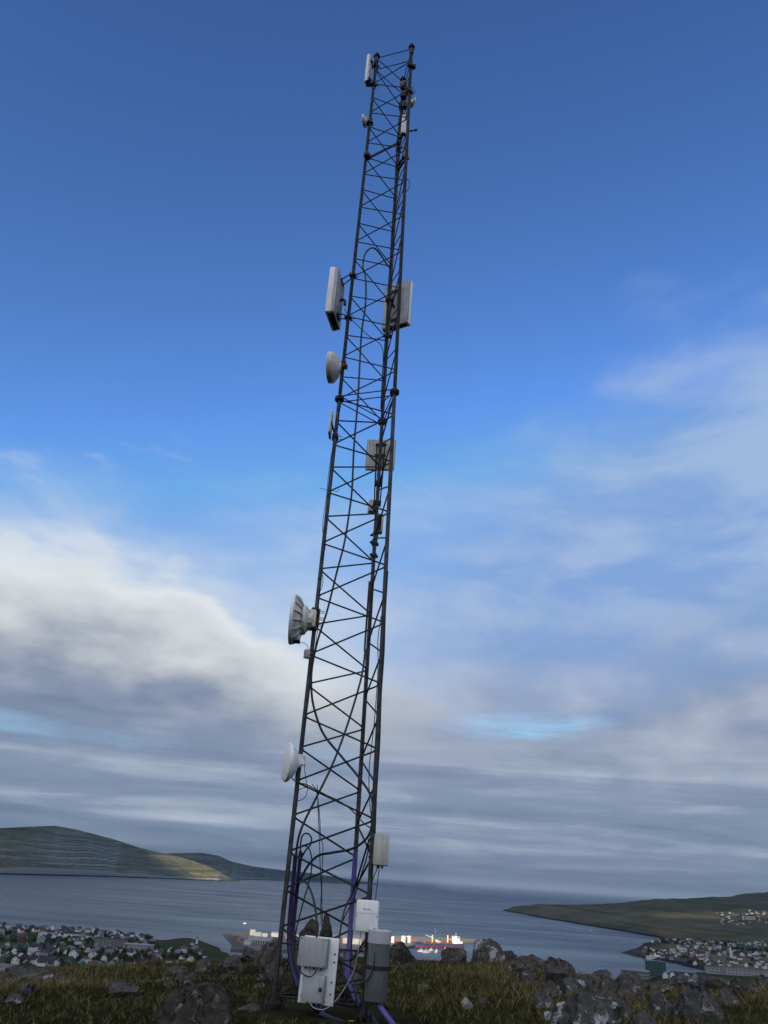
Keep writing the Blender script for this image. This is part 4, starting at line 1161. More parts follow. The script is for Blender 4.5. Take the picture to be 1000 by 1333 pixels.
BOULDERS = [
 # x0, ytop, x1, ybase, material, distance or None, label, depth ratio
 (208, 1279, 312, 1345, 'b', 11.4, 'big speckled brown boulder at the bottom left of the mast', .9),
 (306, 1305, 340, 1317, 'r', None, 'low flat stone between the speckled boulder and the mast', .9),
 (336, 1222, 376, 1265, 'r', None, 'large grey outcrop rock directly left of the mast', .9),
 (282, 1243, 322, 1266, 'r', None, 'middle grey rock of the outcrop left of the mast', .9),
 (252, 1245, 282, 1266, 'r', None, 'leftmost jagged rock of the outcrop left of the mast', .9),
 (312, 1233, 345, 1262, 'r', 29, 'upper rock of the outcrop below the quay', .9),
 (218, 1257, 248, 1269, 'r', None, 'small low rock at the left end of the outcrop', .9),
 (389, 1196, 424, 1246, 'b', 27, 'left rounded boulder seen through the mast behind the cabinets', .8),
 (414, 1187, 436, 1246, 'b', 28, 'upright right boulder seen through the mast behind the cabinets', .8),
 (372, 1222, 402, 1262, 'r', 25, 'grey rock behind the purple conduits', .8),
 (440, 1234, 470, 1272, 'r', 22, 'grey rock behind the bright purple conduit', .8),
 (438, 1256, 476, 1286, 'r', 17, 'low rock beside the cabinets under the cable loop', .8),
 (503, 1226, 549, 1256, 'b', None, 'brown rock just right of the canister', .8),
 (574, 1234, 612, 1252, 'r', None, 'low rounded rock below the cargo ship', .8),
 (609, 1221, 663, 1250, 'l', None, 'big domed boulder right of the cargo ship', .8),
 (652, 1237, 675, 1253, 'r', None, 'small rock leaning on the big domed boulder', .9),
 (670, 1242, 717, 1262, 'r', None, 'flat topped grey rock right of the domed boulder', .8),
 (710, 1247, 759, 1288, 'r', None, 'tall dark rock in the row above the right-hand rocks', .8),
 (757, 1262, 801, 1290, 'r', None, 'brown grey rock left of the grey building', .8),
 (676, 1264, 702, 1281, 'l', None, 'pale lichened rock in the grass below the flat topped rock', .8),
 (702, 1276, 729, 1298, 'l', None, 'small lichened rock at the left of the rock pile', .8),
 (721, 1273, 777, 1308, 'l', 15.5, 'white lichened rock in the middle of the rock pile', .8),
 (770, 1284, 806, 1308, 'r', 15.5, 'rounded dark rock in the middle of the rock pile', .8),
 (714, 1294, 826, 1350, 'l', 11.8, 'largest front rock of the pile with pale lichen streaks', .8),
 (792, 1266, 847, 1304, 'r', 16.5, 'sloping rock under the green glass building', .8),
 (788, 1297, 826, 1330, 'l', 13.2, 'lichened rock right of the largest front rock', .8),
 (872, 1277, 938, 1326, 'l', 13.6, 'rock with big white lichen patches on the right', .8),
 (868, 1269, 914, 1289, 'l', None, 'lichened low rock behind the white patched rock', .8),
 (910, 1270, 954, 1292, 'r', None, 'grey rock in the right row below the chimney', .8),
 (950, 1274, 990, 1296, 'b', None, 'brown rock in the right row below the church', .8),
 (978, 1268, 1010, 1290, 'l', None, 'lichened rock at the right edge of the picture', .8),
 (598, 1299, 617, 1315, 'w', None, 'small pale stone alone in the grass right of the canister', .9),
 (616, 1299, 645, 1309, 'r', None, 'low stone beside the small pale stone', .9),
 (-6, 1258, 72, 1280, 'r', None, 'long flat rock slab at the left edge', .6),
 (22, 1279, 48, 1295, 'l', None, 'lichened rock in the grass at the left', .8),
 (8, 1293, 34, 1308, 'l', None, 'lower of the lichened rocks in the left grass', .8),
 (74, 1265, 92, 1280, 'r', None, 'small upright rock right of the long slab', .8),
 (136, 1279, 184, 1298, 'r', None, 'low rock in the grass below the long grey block', .8),
 (660, 1250, 700, 1270, 'r', None, 'dark low rock below the flat topped rock', .8),
 (836, 1276, 876, 1296, 'r', None, 'dark rock in the gap right of the sloping rock', .8),
 (840, 1292, 880, 1318, 'l', 14.2, 'lichened rock beside the white patched rock on its left', .8),
 (690, 1292, 722, 1316, 'l', 14.0, 'low lichened rock left of the largest front rock', .8),
 (745, 1268, 790, 1292, 'r', 17.5, 'dark rock between the tall rock and the lichened pile', .8),
 (925, 1282, 968, 1302, 'r', 17, 'rounded rock right of the white patched rock', .8),
 (820, 1318, 862, 1345, 'r', 12.6, 'dark stone at the bottom right of the rock pile', .8),
 (226, 1262, 262, 1278, 'r', None, 'low front rock of the outcrop above the speckled boulder', .8),
 (340, 1250, 372, 1276, 'r', None, 'lower rock of the outcrop beside the left mast leg', .8),
]
RM = {'r': m_rock, 'l': m_rock_l, 'b': m_rock_b, 'w': rock_mat('pale_stone', (.24, .25, .25), (.36, .36, .34), (.5, .5, .48), .5, .6)}
ROCK_SPOTS = []
for i, (x0, yt, x1, yb, mk_k, D_, lab, dr) in enumerate(BOULDERS):
    xc = (x0 + x1) / 2
    if D_ is None:
        h_, D_ = ground_hit(xc, yb)
        D_ = min(D_, 31.0)
    a, tt = azd(xc, yt); d = ray(xc, yt); sc = D_ / math.hypot(d.x, d.y)
    top = Vector((d.x * sc, d.y * sc, CAMZ + d.z * sc))
    pxm = D_ / math.hypot(ray(xc, yb).x, ray(xc, yb).y)      # metres per photo pixel across
    w_ = (x1 - x0) * pxm
    base = gz(top.x, top.y)
    h_ = max(top.z - base, .12)
    rz = w_ / 2 * 1.04
    hz = h_ * .80
    me = rock_mesh(i + 3, rz, rz * dr, hz * 1.02, RM[mk_k], 4 if w_ > .5 else 3, (4 if mk_k == 'b' else 11) + i % 4, .13)
    zmax = max(v.co.z for v in me.vertices)
    o = link('boulder', me, None, (top.x, top.y + rz * dr * .35, top.z - zmax), 0)
    tag(o, lab, 'rock', 'rocks on the hilltop')
    ROCK_SPOTS.append((top.x, top.y + rz * dr * .35, rz))
# small stones that nothing tells apart
small = [rock_mesh(200 + k, 1, .9, .55, m_rock if k % 2 else m_rock_l, 2, 6, .15) for k in range(6)]
n_ = 0
for k in range(400):
    a = rng.uniform(-25, 26); D_ = rng.uniform(12.5, 27)
    if rng.random() > (.9 if 10 < a < 26 or -12 < a < -4 else .15): continue
    x_, y_ = D_ * math.sin(R(a)), D_ * math.cos(R(a))
    if math.hypot(x_ + .3, y_ - 12.8) < 1.4: continue
    s_ = rng.uniform(.05, .16)
    o = link('stone', small[k % 6], None, (x_, y_, gz(x_, y_) + s_ * .12), rng.uniform(0, 6.28), (s_, s_ * rng.uniform(.7, 1.2), s_))
    tag(o, 'small grey stone half sunk in the hilltop grass', 'stone', 'small stones in the hilltop grass')
    n_ += 1
    if n_ >= 70: break
# rock slab the mast stands on
me = rock_mesh(77, 1.35, 1.15, .16, m_rock, 4, 6, .10)
tag(link('rock_slab', me, None, (-.25, 12.75, -.26), .3), 'flat bare rock slab under the mast feet', 'rock', 'rocks on the hilltop')
for k in range(3):
    me = rock_mesh(90 + k, .26, .24, .12, m_rock_b, 3, 6, .10)
    tag(link('footing_stone', me, None, (LEG0[k].x, LEG0[k].y, -.16), k), ['rough footing under the left mast leg', 'rough footing under the near mast leg', 'rough footing under the far mast leg'][k], 'footing')

# ------------------------------------------------------------------ grass: tussocks of thin blades
m_grass = bpy.data.materials.new('moor_grass'); m_grass.use_nodes = True
t = NX(m_grass.node_tree); b = t.n['Principled BSDF']
at_ = t.n.new('ShaderNodeAttribute'); at_.attribute_name = 'tint'
t.l.new(at_.outputs['Color'], b.inputs['Base Color'])
b.inputs['Roughness'].default_value = .9; b.inputs['Specular IOR Level'].default_value = .02
NT = 78000
u = rng.random(NT)
Dg = 9.5 * (36 / 9.5) ** u
Ag = np.radians(rng.uniform(-29, 30, NT))
tx, ty = Dg * np.sin(Ag), Dg * np.cos(Ag)
dens_ = fbm2(tx, ty, 2.2, 21, 4)
patch = fbm2(tx, ty, 6.0, 31, 3)
keep = rng.random(NT) < np.clip(.62 + dens_ * 1.8, .12, 1)
for (rx_, ry_, rr_) in ROCK_SPOTS:
    keep &= ((tx - rx_) ** 2 + (ty - ry_) ** 2) > (rr_ * .62) ** 2
keep &= ((tx + .3) / 1.3) ** 2 + ((ty - 12.75) / 1.0) ** 2 > 1
tx, ty, Dg, patch, dens_ = tx[keep], ty[keep], Dg[keep], patch[keep], dens_[keep]
tz = ground_z(tx, ty)
nb = 7
n_ = len(tx)
bx = np.repeat(tx, nb) + rng.normal(0, .05, n_ * nb); by = np.repeat(ty, nb) + rng.normal(0, .05, n_ * nb)
bz = np.repeat(tz, nb) - .02
Db = np.repeat(Dg, nb); pb = np.repeat(patch, nb)
tuft = np.repeat(rng.random(n_), nb)
hgt = (.04 + .07 * rng.random(n_ * nb) ** 1.4) * (1 + 1.0 * np.clip(pb * 3, -.4, .8)) * np.where(tuft > .93, 1.9, np.where(tuft < .3, .6, 1.0))
ang = rng.uniform(0, 2 * np.pi, n_ * nb)
lean = rng.uniform(.3, 1.6, n_ * nb) * hgt
wd = .0026 * (Db / 12) ** .75 * rng.uniform(.7, 1.5, n_ * nb)
la = rng.uniform(0, 2 * np.pi, n_ * nb)
lx, ly = np.cos(la) * lean, np.sin(la) * lean
sx, sy = np.cos(ang) * wd, np.sin(ang) * wd
P0 = np.stack([bx - sx, by - sy, bz], -1); P1 = np.stack([bx + sx, by + sy, bz], -1)
P2 = np.stack([bx + lx * .35 + sx * .8, by + ly * .35 + sy * .8, bz + hgt * .6], -1); P3 = np.stack([bx + lx * .35 - sx * .8, by + ly * .35 - sy * .8, bz + hgt * .6], -1)
P4 = np.stack([bx + lx, by + ly, bz + hgt], -1)
V = np.stack([P0, P1, P2, P3, P4], 1).reshape(-1, 3)
i0 = np.arange(n_ * nb) * 5
F = np.concatenate([np.stack([i0, i0 + 1, i0 + 2], -1), np.stack([i0, i0 + 2, i0 + 3], -1), np.stack([i0 + 3, i0 + 2, i0 + 4], -1)])
me = np_mesh('grass', V, F, m_grass, True)
pal = np.array([(.020, .024, .006), (.047, .049, .014), (.085, .072, .026), (.20, .165, .08), (.010, .011, .003)])
w_s = np.clip(.42 + pb * 2.2 + (tuft - .5) * .75 + rng.normal(0, .10, n_ * nb), 0, .999)
w_s = np.where(tuft > .93, .9, w_s)
idx = np.clip((w_s * 4).astype(int), 0, 3)
idx = np.where(rng.random(n_ * nb) < .22, 4, idx)
colb = pal[idx] * rng.uniform(.75, 1.25, (n_ * nb, 1))
ca_ = me.color_attributes.new('tint', 'FLOAT_COLOR', 'POINT')
cc = np.ones((n_ * nb, 5, 4), np.float32); cc[:, :, :3] = colb[:, None, :]
ca_.data.foreach_set('color', cc.ravel())
tag(link('grass', me), 'brown and olive moor grass growing over the hilltop', 'grass', kind='stuff')

# ------------------------------------------------------------------ houses
WALLS = {'white': (.62, .62, .60), 'cream': (.55, .48, .34), 'red': (.11, .035, .03), 'black': (.03, .03, .032), 'grey': (.26, .27, .28), 'green': (.06, .12, .075), 'ochre': (.36, .22, .09), 'blue': (.07, .11, .19)}
ROOFS = {'dark': (.035, .036, .04), 'grey': (.13, .135, .145), 'red': (.085, .04, .034), 'pale': (.32, .34, .36), 'turf': (.05, .075, .03)}
MW = {k: mk('wall_' + k, v, tuple(c * .85 for c in v), .4, .8, 0, 0) for k, v in WALLS.items()}
MR = {k: mk('roof_' + k, v, tuple(c * .75 for c in v), .6, .75, 0, 0) for k, v in ROOFS.items()}
m_pane = mk('window_pane', (.03, .035, .045), (.05, .06, .07), 2, .15)
m_conc = mk('concrete', (.30, .30, .29), (.24, .24, .235), .1, .85)
m_dconc = mk('grey_render', (.17, .175, .18), (.13, .135, .14), .1, .8)
_hc = {}
def house_parts(wk, rk, size):
    key = (wk, rk, size)
    if key in _hc: return _hc[key]
    w, d, h, rh = size
    wl_ = MB()
    pts = [(-w / 2, 0), (w / 2, 0), (w / 2, h), (0, h + rh), (-w / 2, h)]
    wl_.prism([(p[0], p[1] - (2.0 if p[1] == 0 else 0)) for p in pts], (0, -d / 2, 0), Vector((1, 0, 0)), UPV, Vector((0, 1, 0)), d)
    rf = MB()
    for sg_ in (-1, 1):
        a_ = Vector((sg_ * (w / 2 + .5), -d / 2 - .4, h - .5 * rh / (w / 2))); b_ = Vector((0, -d / 2 - .4, h + rh))
        th = Vector((0, 0, .25)); dd = Vector((0, d + .8, 0))
        rf.raw([a_, b_, b_ + dd, a_ + dd, a_ + th, b_ + th, b_ + dd + th, a_ + dd + th], [(0, 1, 2, 3), (7, 6, 5, 4), (0, 4, 5, 1), (1, 5, 6, 2), (2, 6, 7, 3), (3, 7, 4, 0)])
    ch = MB().box((w * .12, d * .2, h + rh + .3), (.8, .8, 1.8), None, 0)
    _hc[key] = (wl_.mesh('wall', MW[wk]), rf.mesh('roof', MR[rk]), ch.mesh('chimney', MW['grey']))
    return _hc[key]
_wn = {}
def window_mesh(w, h):
    if (w, h) not in _wn: _wn[(w, h)] = MB().box((0, 0, 0), (w, .12, h), None, 0).mesh('window', m_pane)
    return _wn[(w, h)]
def house(loc, rz, wk, rk, size, label, group, windows=False):
    a_, b_, c_ = house_parts(wk, rk, size)
    o = thing('house', label, 'house', loc, group); o.rotation_euler = (0, 0, rz)
    link('wall', a_, o); rf_ = link('roof', b_, o)
    link('chimney', c_, rf_)
    if windows:
        w, d, h, rh = size
        for side in (-1, 1):
            for zz_ in ([1.6, h - 1.2] if h > 4.5 else [h * .5]):
                for u_ in (-.28, .28): link('window', window_mesh(1.2, 1.3), o, (u_ * w, side * (d / 2 + .02), zz_))
            for u_ in (-.3, 0, .3): link('window', window_mesh(1.2, 1.3), o, (side * (w / 2 + .02), u_ * d, h * .55), math.pi / 2)
        for side in (-1, 1): link('window', window_mesh(.9, 1.0), o, (0, side * (d / 2 + .02), h + rh * .35))
    return o
SIZES = [(7, 9.5, 4.6, 3.0), (8, 11, 5.2, 3.4), (6.5, 8, 3.4, 2.9), (7.5, 14, 3.8, 2.8), (7.5, 9, 6.2, 3.2)]
SZN = dict(zip(SIZES, ('small', 'mid-sized', 'low', 'long', 'tall')))
def zone_left(a, D_):
    v = 'front rows' if D_ < 1330 else 'middle rows' if D_ < 1650 else 'near the water'
    h = 'at left edge' if a < -19.5 else 'below long grey block' if a < -14 else 'towards lighthouse point'
    return v + ' ' + h
def zone_bay(a, D_):
    v = 'bay shore' if D_ < 2600 else 'middle' if D_ < 2950 else 'upper rows'
    return v + (' left of the church' if a < 22.5 else ' right of the church')
WK = ['white'] * 9 + ['cream'] * 2 + ['red'] * 3 + ['black'] * 4 + ['grey'] * 4 + ['green'] * 2 + ['ochre'] + ['blue']
RK = ['dark'] * 6 + ['grey'] * 4 + ['red'] * 2 + ['pale'] * 2 + ['turf'] * 2
taken = []
def free(x_, y_, r_):
    for (a_, b_, c_) in taken:
        if (a_ - x_) ** 2 + (b_ - y_) ** 2 < (c_ + r_) ** 2: return False
    taken.append((x_, y_, r_)); return True
def far_hit(px, py, D0=900, D1=2400):
    d = ray(px, py); d = d / math.hypot(d.x, d.y); D_ = D0
    while D_ < D1:
        if CAMZ + d.z * D_ <= gz(d.x * D_, d.y * D_): break
        D_ += 4
    return Vector((d.x * D_, d.y * D_, gz(d.x * D_, d.y * D_)))

# larger blocks in the town on the left
def block(name, label, cat, loc, rz, dims, m, rows, cols, ww, wh, roof_m=None, pitch=0.0, band=False, m_win=None):
    w, d, h = dims
    o = thing(name, label, cat, loc); o.rotation_euler = (0, 0, rz)
    link('wall', MB().box((0, 0, h / 2 - 1.5), (w, d, h + 3), None, 0).mesh('wall', m), o)
    if pitch:
        r_m = MB(); r_m.prism([(-d / 2 - .6, 0), (d / 2 + .6, 0), (0, pitch)], (-w / 2 - .5, 0, h + .003), Vector((0, 1, 0)), UPV, Vector((1, 0, 0)), w + 1)
        link('roof', r_m.mesh('roof', roof_m or MR['dark']), o)
    else:
        r_m = MB(); r_m.box((0, 0, h + .35), (w + .8, d + .8, .7), None, 0); r_m.box((w * .18, 0, h + 1.6), (w * .14, d * .4, 1.8), None, 0)
        link('roof', r_m.mesh('roof', roof_m or MR['dark']), o)
    for r__ in range(rows):
        zz_ = h * (r__ + .5) / rows + .2
        if band:
            link('window_band', MB().box((0, -d / 2 - .05, 0), (w * .94, .14, wh), None, 0).mesh('window_band', m_win or m_pane), o, (0, 0, zz_))
        for c__ in range(cols):
            link('window', window_mesh(ww, wh) if not m_win else MB().box((0, 0, 0), (ww, .14, wh), None, 0).mesh('window', m_win), o, (-w / 2 + w * (c__ + .5) / cols, -d / 2 - .05, zz_))
    return o
p = far_hit(144, 1231); taken.append((p.x, p.y, 30))
block('apartment_block', 'long grey three-storey block at the shore edge of the left town', 'building', p, .05, (54, 12, 11), m_dconc, 3, 11, 2.0, 1.5, MR['dark'])
p = far_hit(180, 1237); taken.append((p.x, p.y, 30))
block('apartment_block', 'low pale grey block with window rows right of the long block', 'building', p, -.05, (48, 14, 8.5), MW['grey'], 2, 10, 2.4, 1.4, MR['pale'])
p = far_hit(92, 1221); taken.append((p.x, p.y, 20))
block('terrace_row', 'bright white terrace row near the water in the left town', 'building', p, .1, (34, 10, 7), MW['white'], 2, 6, 1.3, 1.3, MR['dark'], 3.5)
p = far_hit(60, 1221); taken.append((p.x, p.y, 18))
block('terrace_row', 'white hall with pale roof near the water in the left town', 'building', p, -.1, (26, 12, 6), MW['white'], 1, 5, 1.5, 1.3, MR['pale'], 3.0)
p = far_hit(95, 1249); taken.append((p.x, p.y, 12))
house(p, .12, 'white', 'dark', (11, 12, 7.5, 5.0), 'white gabled house with small windows in the middle of the left town', None, True)
p = far_hit(57, 1253); taken.append((p.x, p.y, 12))
house(p, 1.3, 'ochre', 'red', (9, 16, 4.2, 3.0), 'ochre walled house beside white house above the green field', None, True)
p = far_hit(52, 1229); taken.append((p.x, p.y, 12))
house(p, .3, 'grey', 'pale', (12, 13, 8.0, 4.5), 'tall pale grey gabled house in the upper left town', None, True)
p = far_hit(6, 1265); taken.append((p.x, p.y, 12))
house(p, 1.2, 'white', 'grey', (9, 16, 4.2, 3.0), 'long white house half hidden by the slab at the left edge', None, True)
cnt = 0
for k in range(9000):
    if cnt >= 150: break
    a = rng.uniform(-25.5, -9.2); D_ = rng.uniform(1120, 2060)
    if a > -12.5 and D_ > 1620: continue
    x_, y_ = D_ * math.sin(R(a)), D_ * math.cos(R(a)); z_ = gz(x_, y_)
    if z_ < SEA + 2.5: continue
    if -22.5 < a < -19.3 and 1430 < D_ < 1560: continue          # the green field
    D_ = 1120 + 34 * round((D_ - 1120) / 34) + rng.normal(0, 3) + 60 * fbm2(a * 20, 0.0, 60, 70, 2)
    x_, y_ = D_ * math.sin(R(a)), D_ * math.cos(R(a)); z_ = gz(x_, y_)
    if z_ < SEA + 2.5 or not free(x_, y_, 7.0): continue
    wk, rk, sz = random.choice(WK), random.choice(RK), random.choice(SIZES)
    near_ = D_ < 1450
    house((x_, y_, z_), random.choice((0, 0, math.pi / 2)) + .25 * math.sin(D_ / 170) + rng.normal(0, .08), wk, rk, sz, f'{SZN[sz]} {wk} house with {rk} roof, {zone_left(a, D_)}, left town', f'{wk} houses with {rk} roofs in the left town', near_ and wk in ('white', 'cream', 'grey'))
    cnt += 1
# the village across the bay and the upper village
cnt = 0
for k in range(9000):
    if cnt >= 135: break
    a = rng.uniform(18.2, 27.5); D_ = rng.uniform(2330, 3400)
    x_, y_ = D_ * math.sin(R(a)), D_ * math.cos(R(a))
    z_ = head_z(x_, y_)
    if z_ < SEA + 3: continue
    if fbm2(x_, y_, 300, 40, 2) < -.12 or not free(x_, y_, 7.5): continue
    wk, rk, sz = random.choice(WK + ['white'] * 5), random.choice(RK), random.choice(SIZES)
    house((x_, y_, z_), .3 * round(rng.uniform(-4, 4)), wk, rk, sz, f'{SZN[sz]} {wk} house with {rk} roof, {zone_bay(a, D_)}, village across the bay', f'{wk} houses with {rk} roofs across the bay')
    cnt += 1
cnt = 0
for k in range(9000):
    if cnt >= 30: break
    a = rng.uniform(22.6, 27.5); D_ = rng.uniform(4000, 4560)
    x_, y_ = D_ * math.sin(R(a)), D_ * math.cos(R(a))
    if not free(x_, y_, 11): continue
    wk, rk, sz = random.choice(['white'] * 6 + ['cream'] * 2 + ['red', 'black', 'grey', 'ochre']), random.choice(RK), random.choice([SIZES[1], SIZES[3], SIZES[4]])
    house((x_, y_, head_z(x_, y_)), .3 * round(rng.uniform(-4, 4)), wk, rk, sz, f'{SZN[sz]} {wk} house with {rk} roof in the upper village on the headland', f'{wk} houses with {rk} roofs in the upper village')
    cnt += 1

# the rest of the houses, too many and small to pick apart
def house_mass(name, label, spots):
    mb = {}
    for (x_, y_, z_, rz, wk, rk, sz) in spots:
        a_, b_, c_ = house_parts(wk, rk, sz)
        Mx = Matrix.Translation((x_, y_, z_)) @ Matrix.Rotation(rz, 4, 'Z')
        for me_ in (a_, b_):
            m_ = me_.materials[0]
            mb.setdefault(m_.name, (m_, MB()))[1].raw([Mx @ v.co for v in me_.vertices], [tuple(p_.vertices) for p_ in me_.polygons])
    full = MB(); mats, mi = [], []
    for nm, (m_, k_) in mb.items():
        full.raw(k_.V, k_.F); mi += [len(mats)] * len(k_.F); mats.append(m_)
    me_ = bpy.data.meshes.new(name); me_.from_pydata(full.V, [], full.F); me_.update()
    for m_ in mats: me_.materials.append(m_)
    me_.polygons.foreach_set('material_index', mi)
    tag(link(name, me_), label, 'houses', kind='stuff')
sp = []
for k in range(9000):
    a = rng.uniform(-26, -9.2); D_ = rng.uniform(1120, 2060)
    if a > -12.5 and D_ > 1620: continue
    x_, y_ = D_ * math.sin(R(a)), D_ * math.cos(R(a)); z_ = gz(x_, y_)
    if z_ < SEA + 2.5 or (-22.5 < a < -19.3 and 1430 < D_ < 1560) or not free(x_, y_, 6.0): continue
    sp.append((x_, y_, z_, rng.uniform(-1.5, 1.5), random.choice(WK + ['black', 'grey', 'green'] * 3), random.choice(RK), random.choice(SIZES[:3])))
    if len(sp) >= 150: break
house_mass('town_houses', 'small far houses filling the rows of the left town', sp)
sp = []
for k in range(9000):
    a = rng.uniform(18.2, 28); D_ = rng.uniform(2330, 3500)
    x_, y_ = D_ * math.sin(R(a)), D_ * math.cos(R(a)); z_ = head_z(x_, y_)
    if z_ < SEA + 3 or fbm2(x_, y_, 300, 40, 2) < -.14 or not free(x_, y_, 7.0): continue
    sp.append((x_, y_, z_, rng.uniform(-1.5, 1.5), random.choice(WK + ['white'] * 4), random.choice(RK), random.choice(SIZES)))
    if len(sp) >= 170: break
for k in range(3000):
    a = rng.uniform(22.4, 28); D_ = rng.uniform(4000, 4650)
    x_, y_ = D_ * math.sin(R(a)), D_ * math.cos(R(a))
    if not free(x_, y_, 8): continue
    sp.append((x_, y_, head_z(x_, y_), rng.uniform(-1.5, 1.5), random.choice(['white', 'white', 'cream', 'grey', 'black', 'red']), random.choice(RK), random.choice(SIZES)))
    if len(sp) >= 225: break
house_mass('village_houses', 'small far houses filling the villages on the headland', sp)

# trees and hedges of the towns: a mass nobody could count
m_leaf = mk('town_foliage', (.030, .042, .016), (.050, .058, .022), .3, .9, 0, 0, spec=.1)
def tree_mass(name, label, spots):
    Vs, Fs, o_ = [], [], 0
    for (x_, y_, z_, r_) in spots:
        n_ = 90
        d_ = rng.normal(0, 1, (n_, 3)); d_ /= np.linalg.norm(d_, axis=1)[:, None]
        rad = r_ * rng.uniform(.45, 1.05, n_)[:, None]
        c_ = np.array([x_, y_, z_ + r_ * .8]) + d_ * rad * np.array([1.1, 1.1, .85])
        e1 = rng.normal(0, .38 * r_, (n_, 3)); e2 = rng.normal(0, .38 * r_, (n_, 3))
        Vs.append(np.stack([c_, c_ + e1, c_ + e2], 1).reshape(-1, 3))
        Fs.append(np.arange(n_ * 3).reshape(-1, 3) + o_); o_ += n_ * 3
    tag(link(name, np_mesh(name, np.concatenate(Vs), np.concatenate(Fs), m_leaf, False)), label, 'trees', kind='stuff')
sp = []
for k in range(2600):
    a = rng.uniform(-26, -9.5); D_ = rng.uniform(1110, 1980)
    if a > -12.5 and D_ > 1600: continue
    x_, y_ = D_ * math.sin(R(a)), D_ * math.cos(R(a))
    if -22.5 < a < -19.3 and 1430 < D_ < 1560: continue
    if fbm2(x_, y_, 140, 50, 3) < -.03: continue
    if not all((a_ - x_) ** 2 + (b_ - y_) ** 2 > (c_ + 1) ** 2 for a_, b_, c_ in taken if abs(a_ - x_) < 40): continue
    sp.append((x_, y_, gz(x_, y_), rng.uniform(2.0, 4.2)))
    if len(sp) > 420: break
tree_mass('town_trees', 'dark garden trees and hedges between the left town houses', sp)
sp = []
for k in range(2600):
    a = rng.uniform(18.2, 27.5); D_ = rng.uniform(2340, 3400)
    x_, y_ = D_ * math.sin(R(a)), D_ * math.cos(R(a)); z_ = head_z(x_, y_)
    if z_ < SEA + 3 or fbm2(x_, y_, 200, 60, 3) < -.02: continue
    if not all((a_ - x_) ** 2 + (b_ - y_) ** 2 > (c_ + 1) ** 2 for a_, b_, c_ in taken if abs(a_ - x_) < 40): continue
    sp.append((x_, y_, z_, rng.uniform(2.5, 5)))
    if len(sp) > 260: break
tree_mass('village_trees', 'dark hedges and trees between the village houses', sp)

# ------------------------------------------------------------------ the quay, its buildings and cargo
QZ = SEA + 5.0
m_quay = mk('quay_gravel', (.16, .135, .105), (.11, .10, .085), .02, .9, 0, 0, spots=(.05, .5, .7, (.20, .17, .13)))
m_armour = mk('breakwater_stone', (.085, .075, .06), (.05, .045, .04), .12, .95, 0, 1.0, bscale=.35)
qp = [on_sea(*q_, QZ) for q_ in [(299, 1214.3), (380, 1215.4), (480, 1217.2), (560, 1219.6), (622, 1222.6), (621, 1225), (548, 1226.5), (538, 1230.5), (505, 1236), (420, 1237), (335, 1236), (317, 1231.5)]]
mb = MB(); n_ = len(qp)
mb.raw(qp + [Vector((q_.x, q_.y, SEA - 3)) for q_ in qp], [tuple(range(n_))] + [(i, (i + 1) % n_, (i + 1) % n_ + n_, i + n_) for i in range(n_)])
q_o = mb.build('quay', m_quay, None, False, qp[0]); tag(q_o, 'flat gravel quay reaching out into the sound', kind='structure')
a0, a1 = qp[0], qp[-1]
nseg = 26
V, F = [], []
for i in range(nseg + 1):
    e = a0.lerp(a1, i / nseg)
    for j in range(9):
        w_ = j / 8
        V.append(Vector((e.x - 27 * w_ + (1.2 * mnoise.noise(Vector((i * .9, j * 1.3, 0))) if 0 < j < 8 else 0), e.y - 3 * w_, QZ + .6 - 8.6 * w_ + .7 * mnoise.noise(Vector((i * 1.7, j * 1.9, 4))))))
for i in range(nseg):
    for j in range(8): F.append((i * 9 + j, i * 9 + j + 1, (i + 1) * 9 + j + 1, (i + 1) * 9 + j))
bwk = MB().raw(V, F).build('breakwater', m_armour, None, False, a0); tag(bwk, 'sloping brown stone face of the breakwater left of the quay', kind='structure')

m_hall = mk('hall_white_sheet', (.50, .49, .46), (.42, .41, .39), .1, .6)
m_cream_h = mk('hall_cream_sheet', (.48, .45, .37), (.40, .37, .31), .1, .6)
def on_quay(px, py): return on_sea(px, py, QZ)
def mper(p): return p.length / math.sqrt(FPX ** 2 + 474 ** 2) * 1.0
def hall(label, px0, px1, py_base, h, d, m, roof=0.0, bays=0, rm=None):
    a_, b_ = on_quay(px0, py_base), on_quay(px1, py_base + (px1 - px0) * .0706)
    c_ = (a_ + b_) / 2; w = (b_ - a_).length; rz = math.atan2(b_.y - a_.y, b_.x - a_.x)
    o = thing('warehouse', label, 'building', c_); o.rotation_euler = (0, 0, rz)
    link('wall', MB().box((0, d / 2, h / 2), (w, d, h), None, 0).mesh('wall', m), o)
    r_m = MB()
    if roof: r_m.prism([(-.5, 0), (d + .5, 0), (d / 2, roof)], (-w / 2 - .5, 0, h + .003), Vector((0, 1, 0)), UPV, Vector((1, 0, 0)), w + 1)
    else: r_m.box((0, d / 2, h + .25), (w + .6, d + .6, .5), None, 0)
    link('roof', r_m.mesh('roof', rm or MR['pale']), o)
    for i in range(bays):
        link('bay_door', MB().box((0, 0, 0), (w / bays * .62, .2, h * .62), None, 0).mesh('bay_door', m_under), o, (-w / 2 + w * (i + .5) / bays, -.06, h * .33))
    return o
hall('long white warehouse with a row of dark bay doors on the quay', 322, 351, 1227.2, 9, 26, m_hall, 3.0, 9)
hall('white low annex left of the long warehouse', 317.5, 326, 1229.4, 7.5, 18, m_hall, 0)
hall('tall cream building behind the long warehouse', 325, 332, 1217.5, 12, 16, m_cream_h, 0)
hall('cream hall right of the tall cream building', 331, 340, 1218.6, 8.5, 18, m_cream_h, 0)
hall('small white store in the middle of the quay', 341, 348, 1219.2, 7, 14, m_hall, 0)
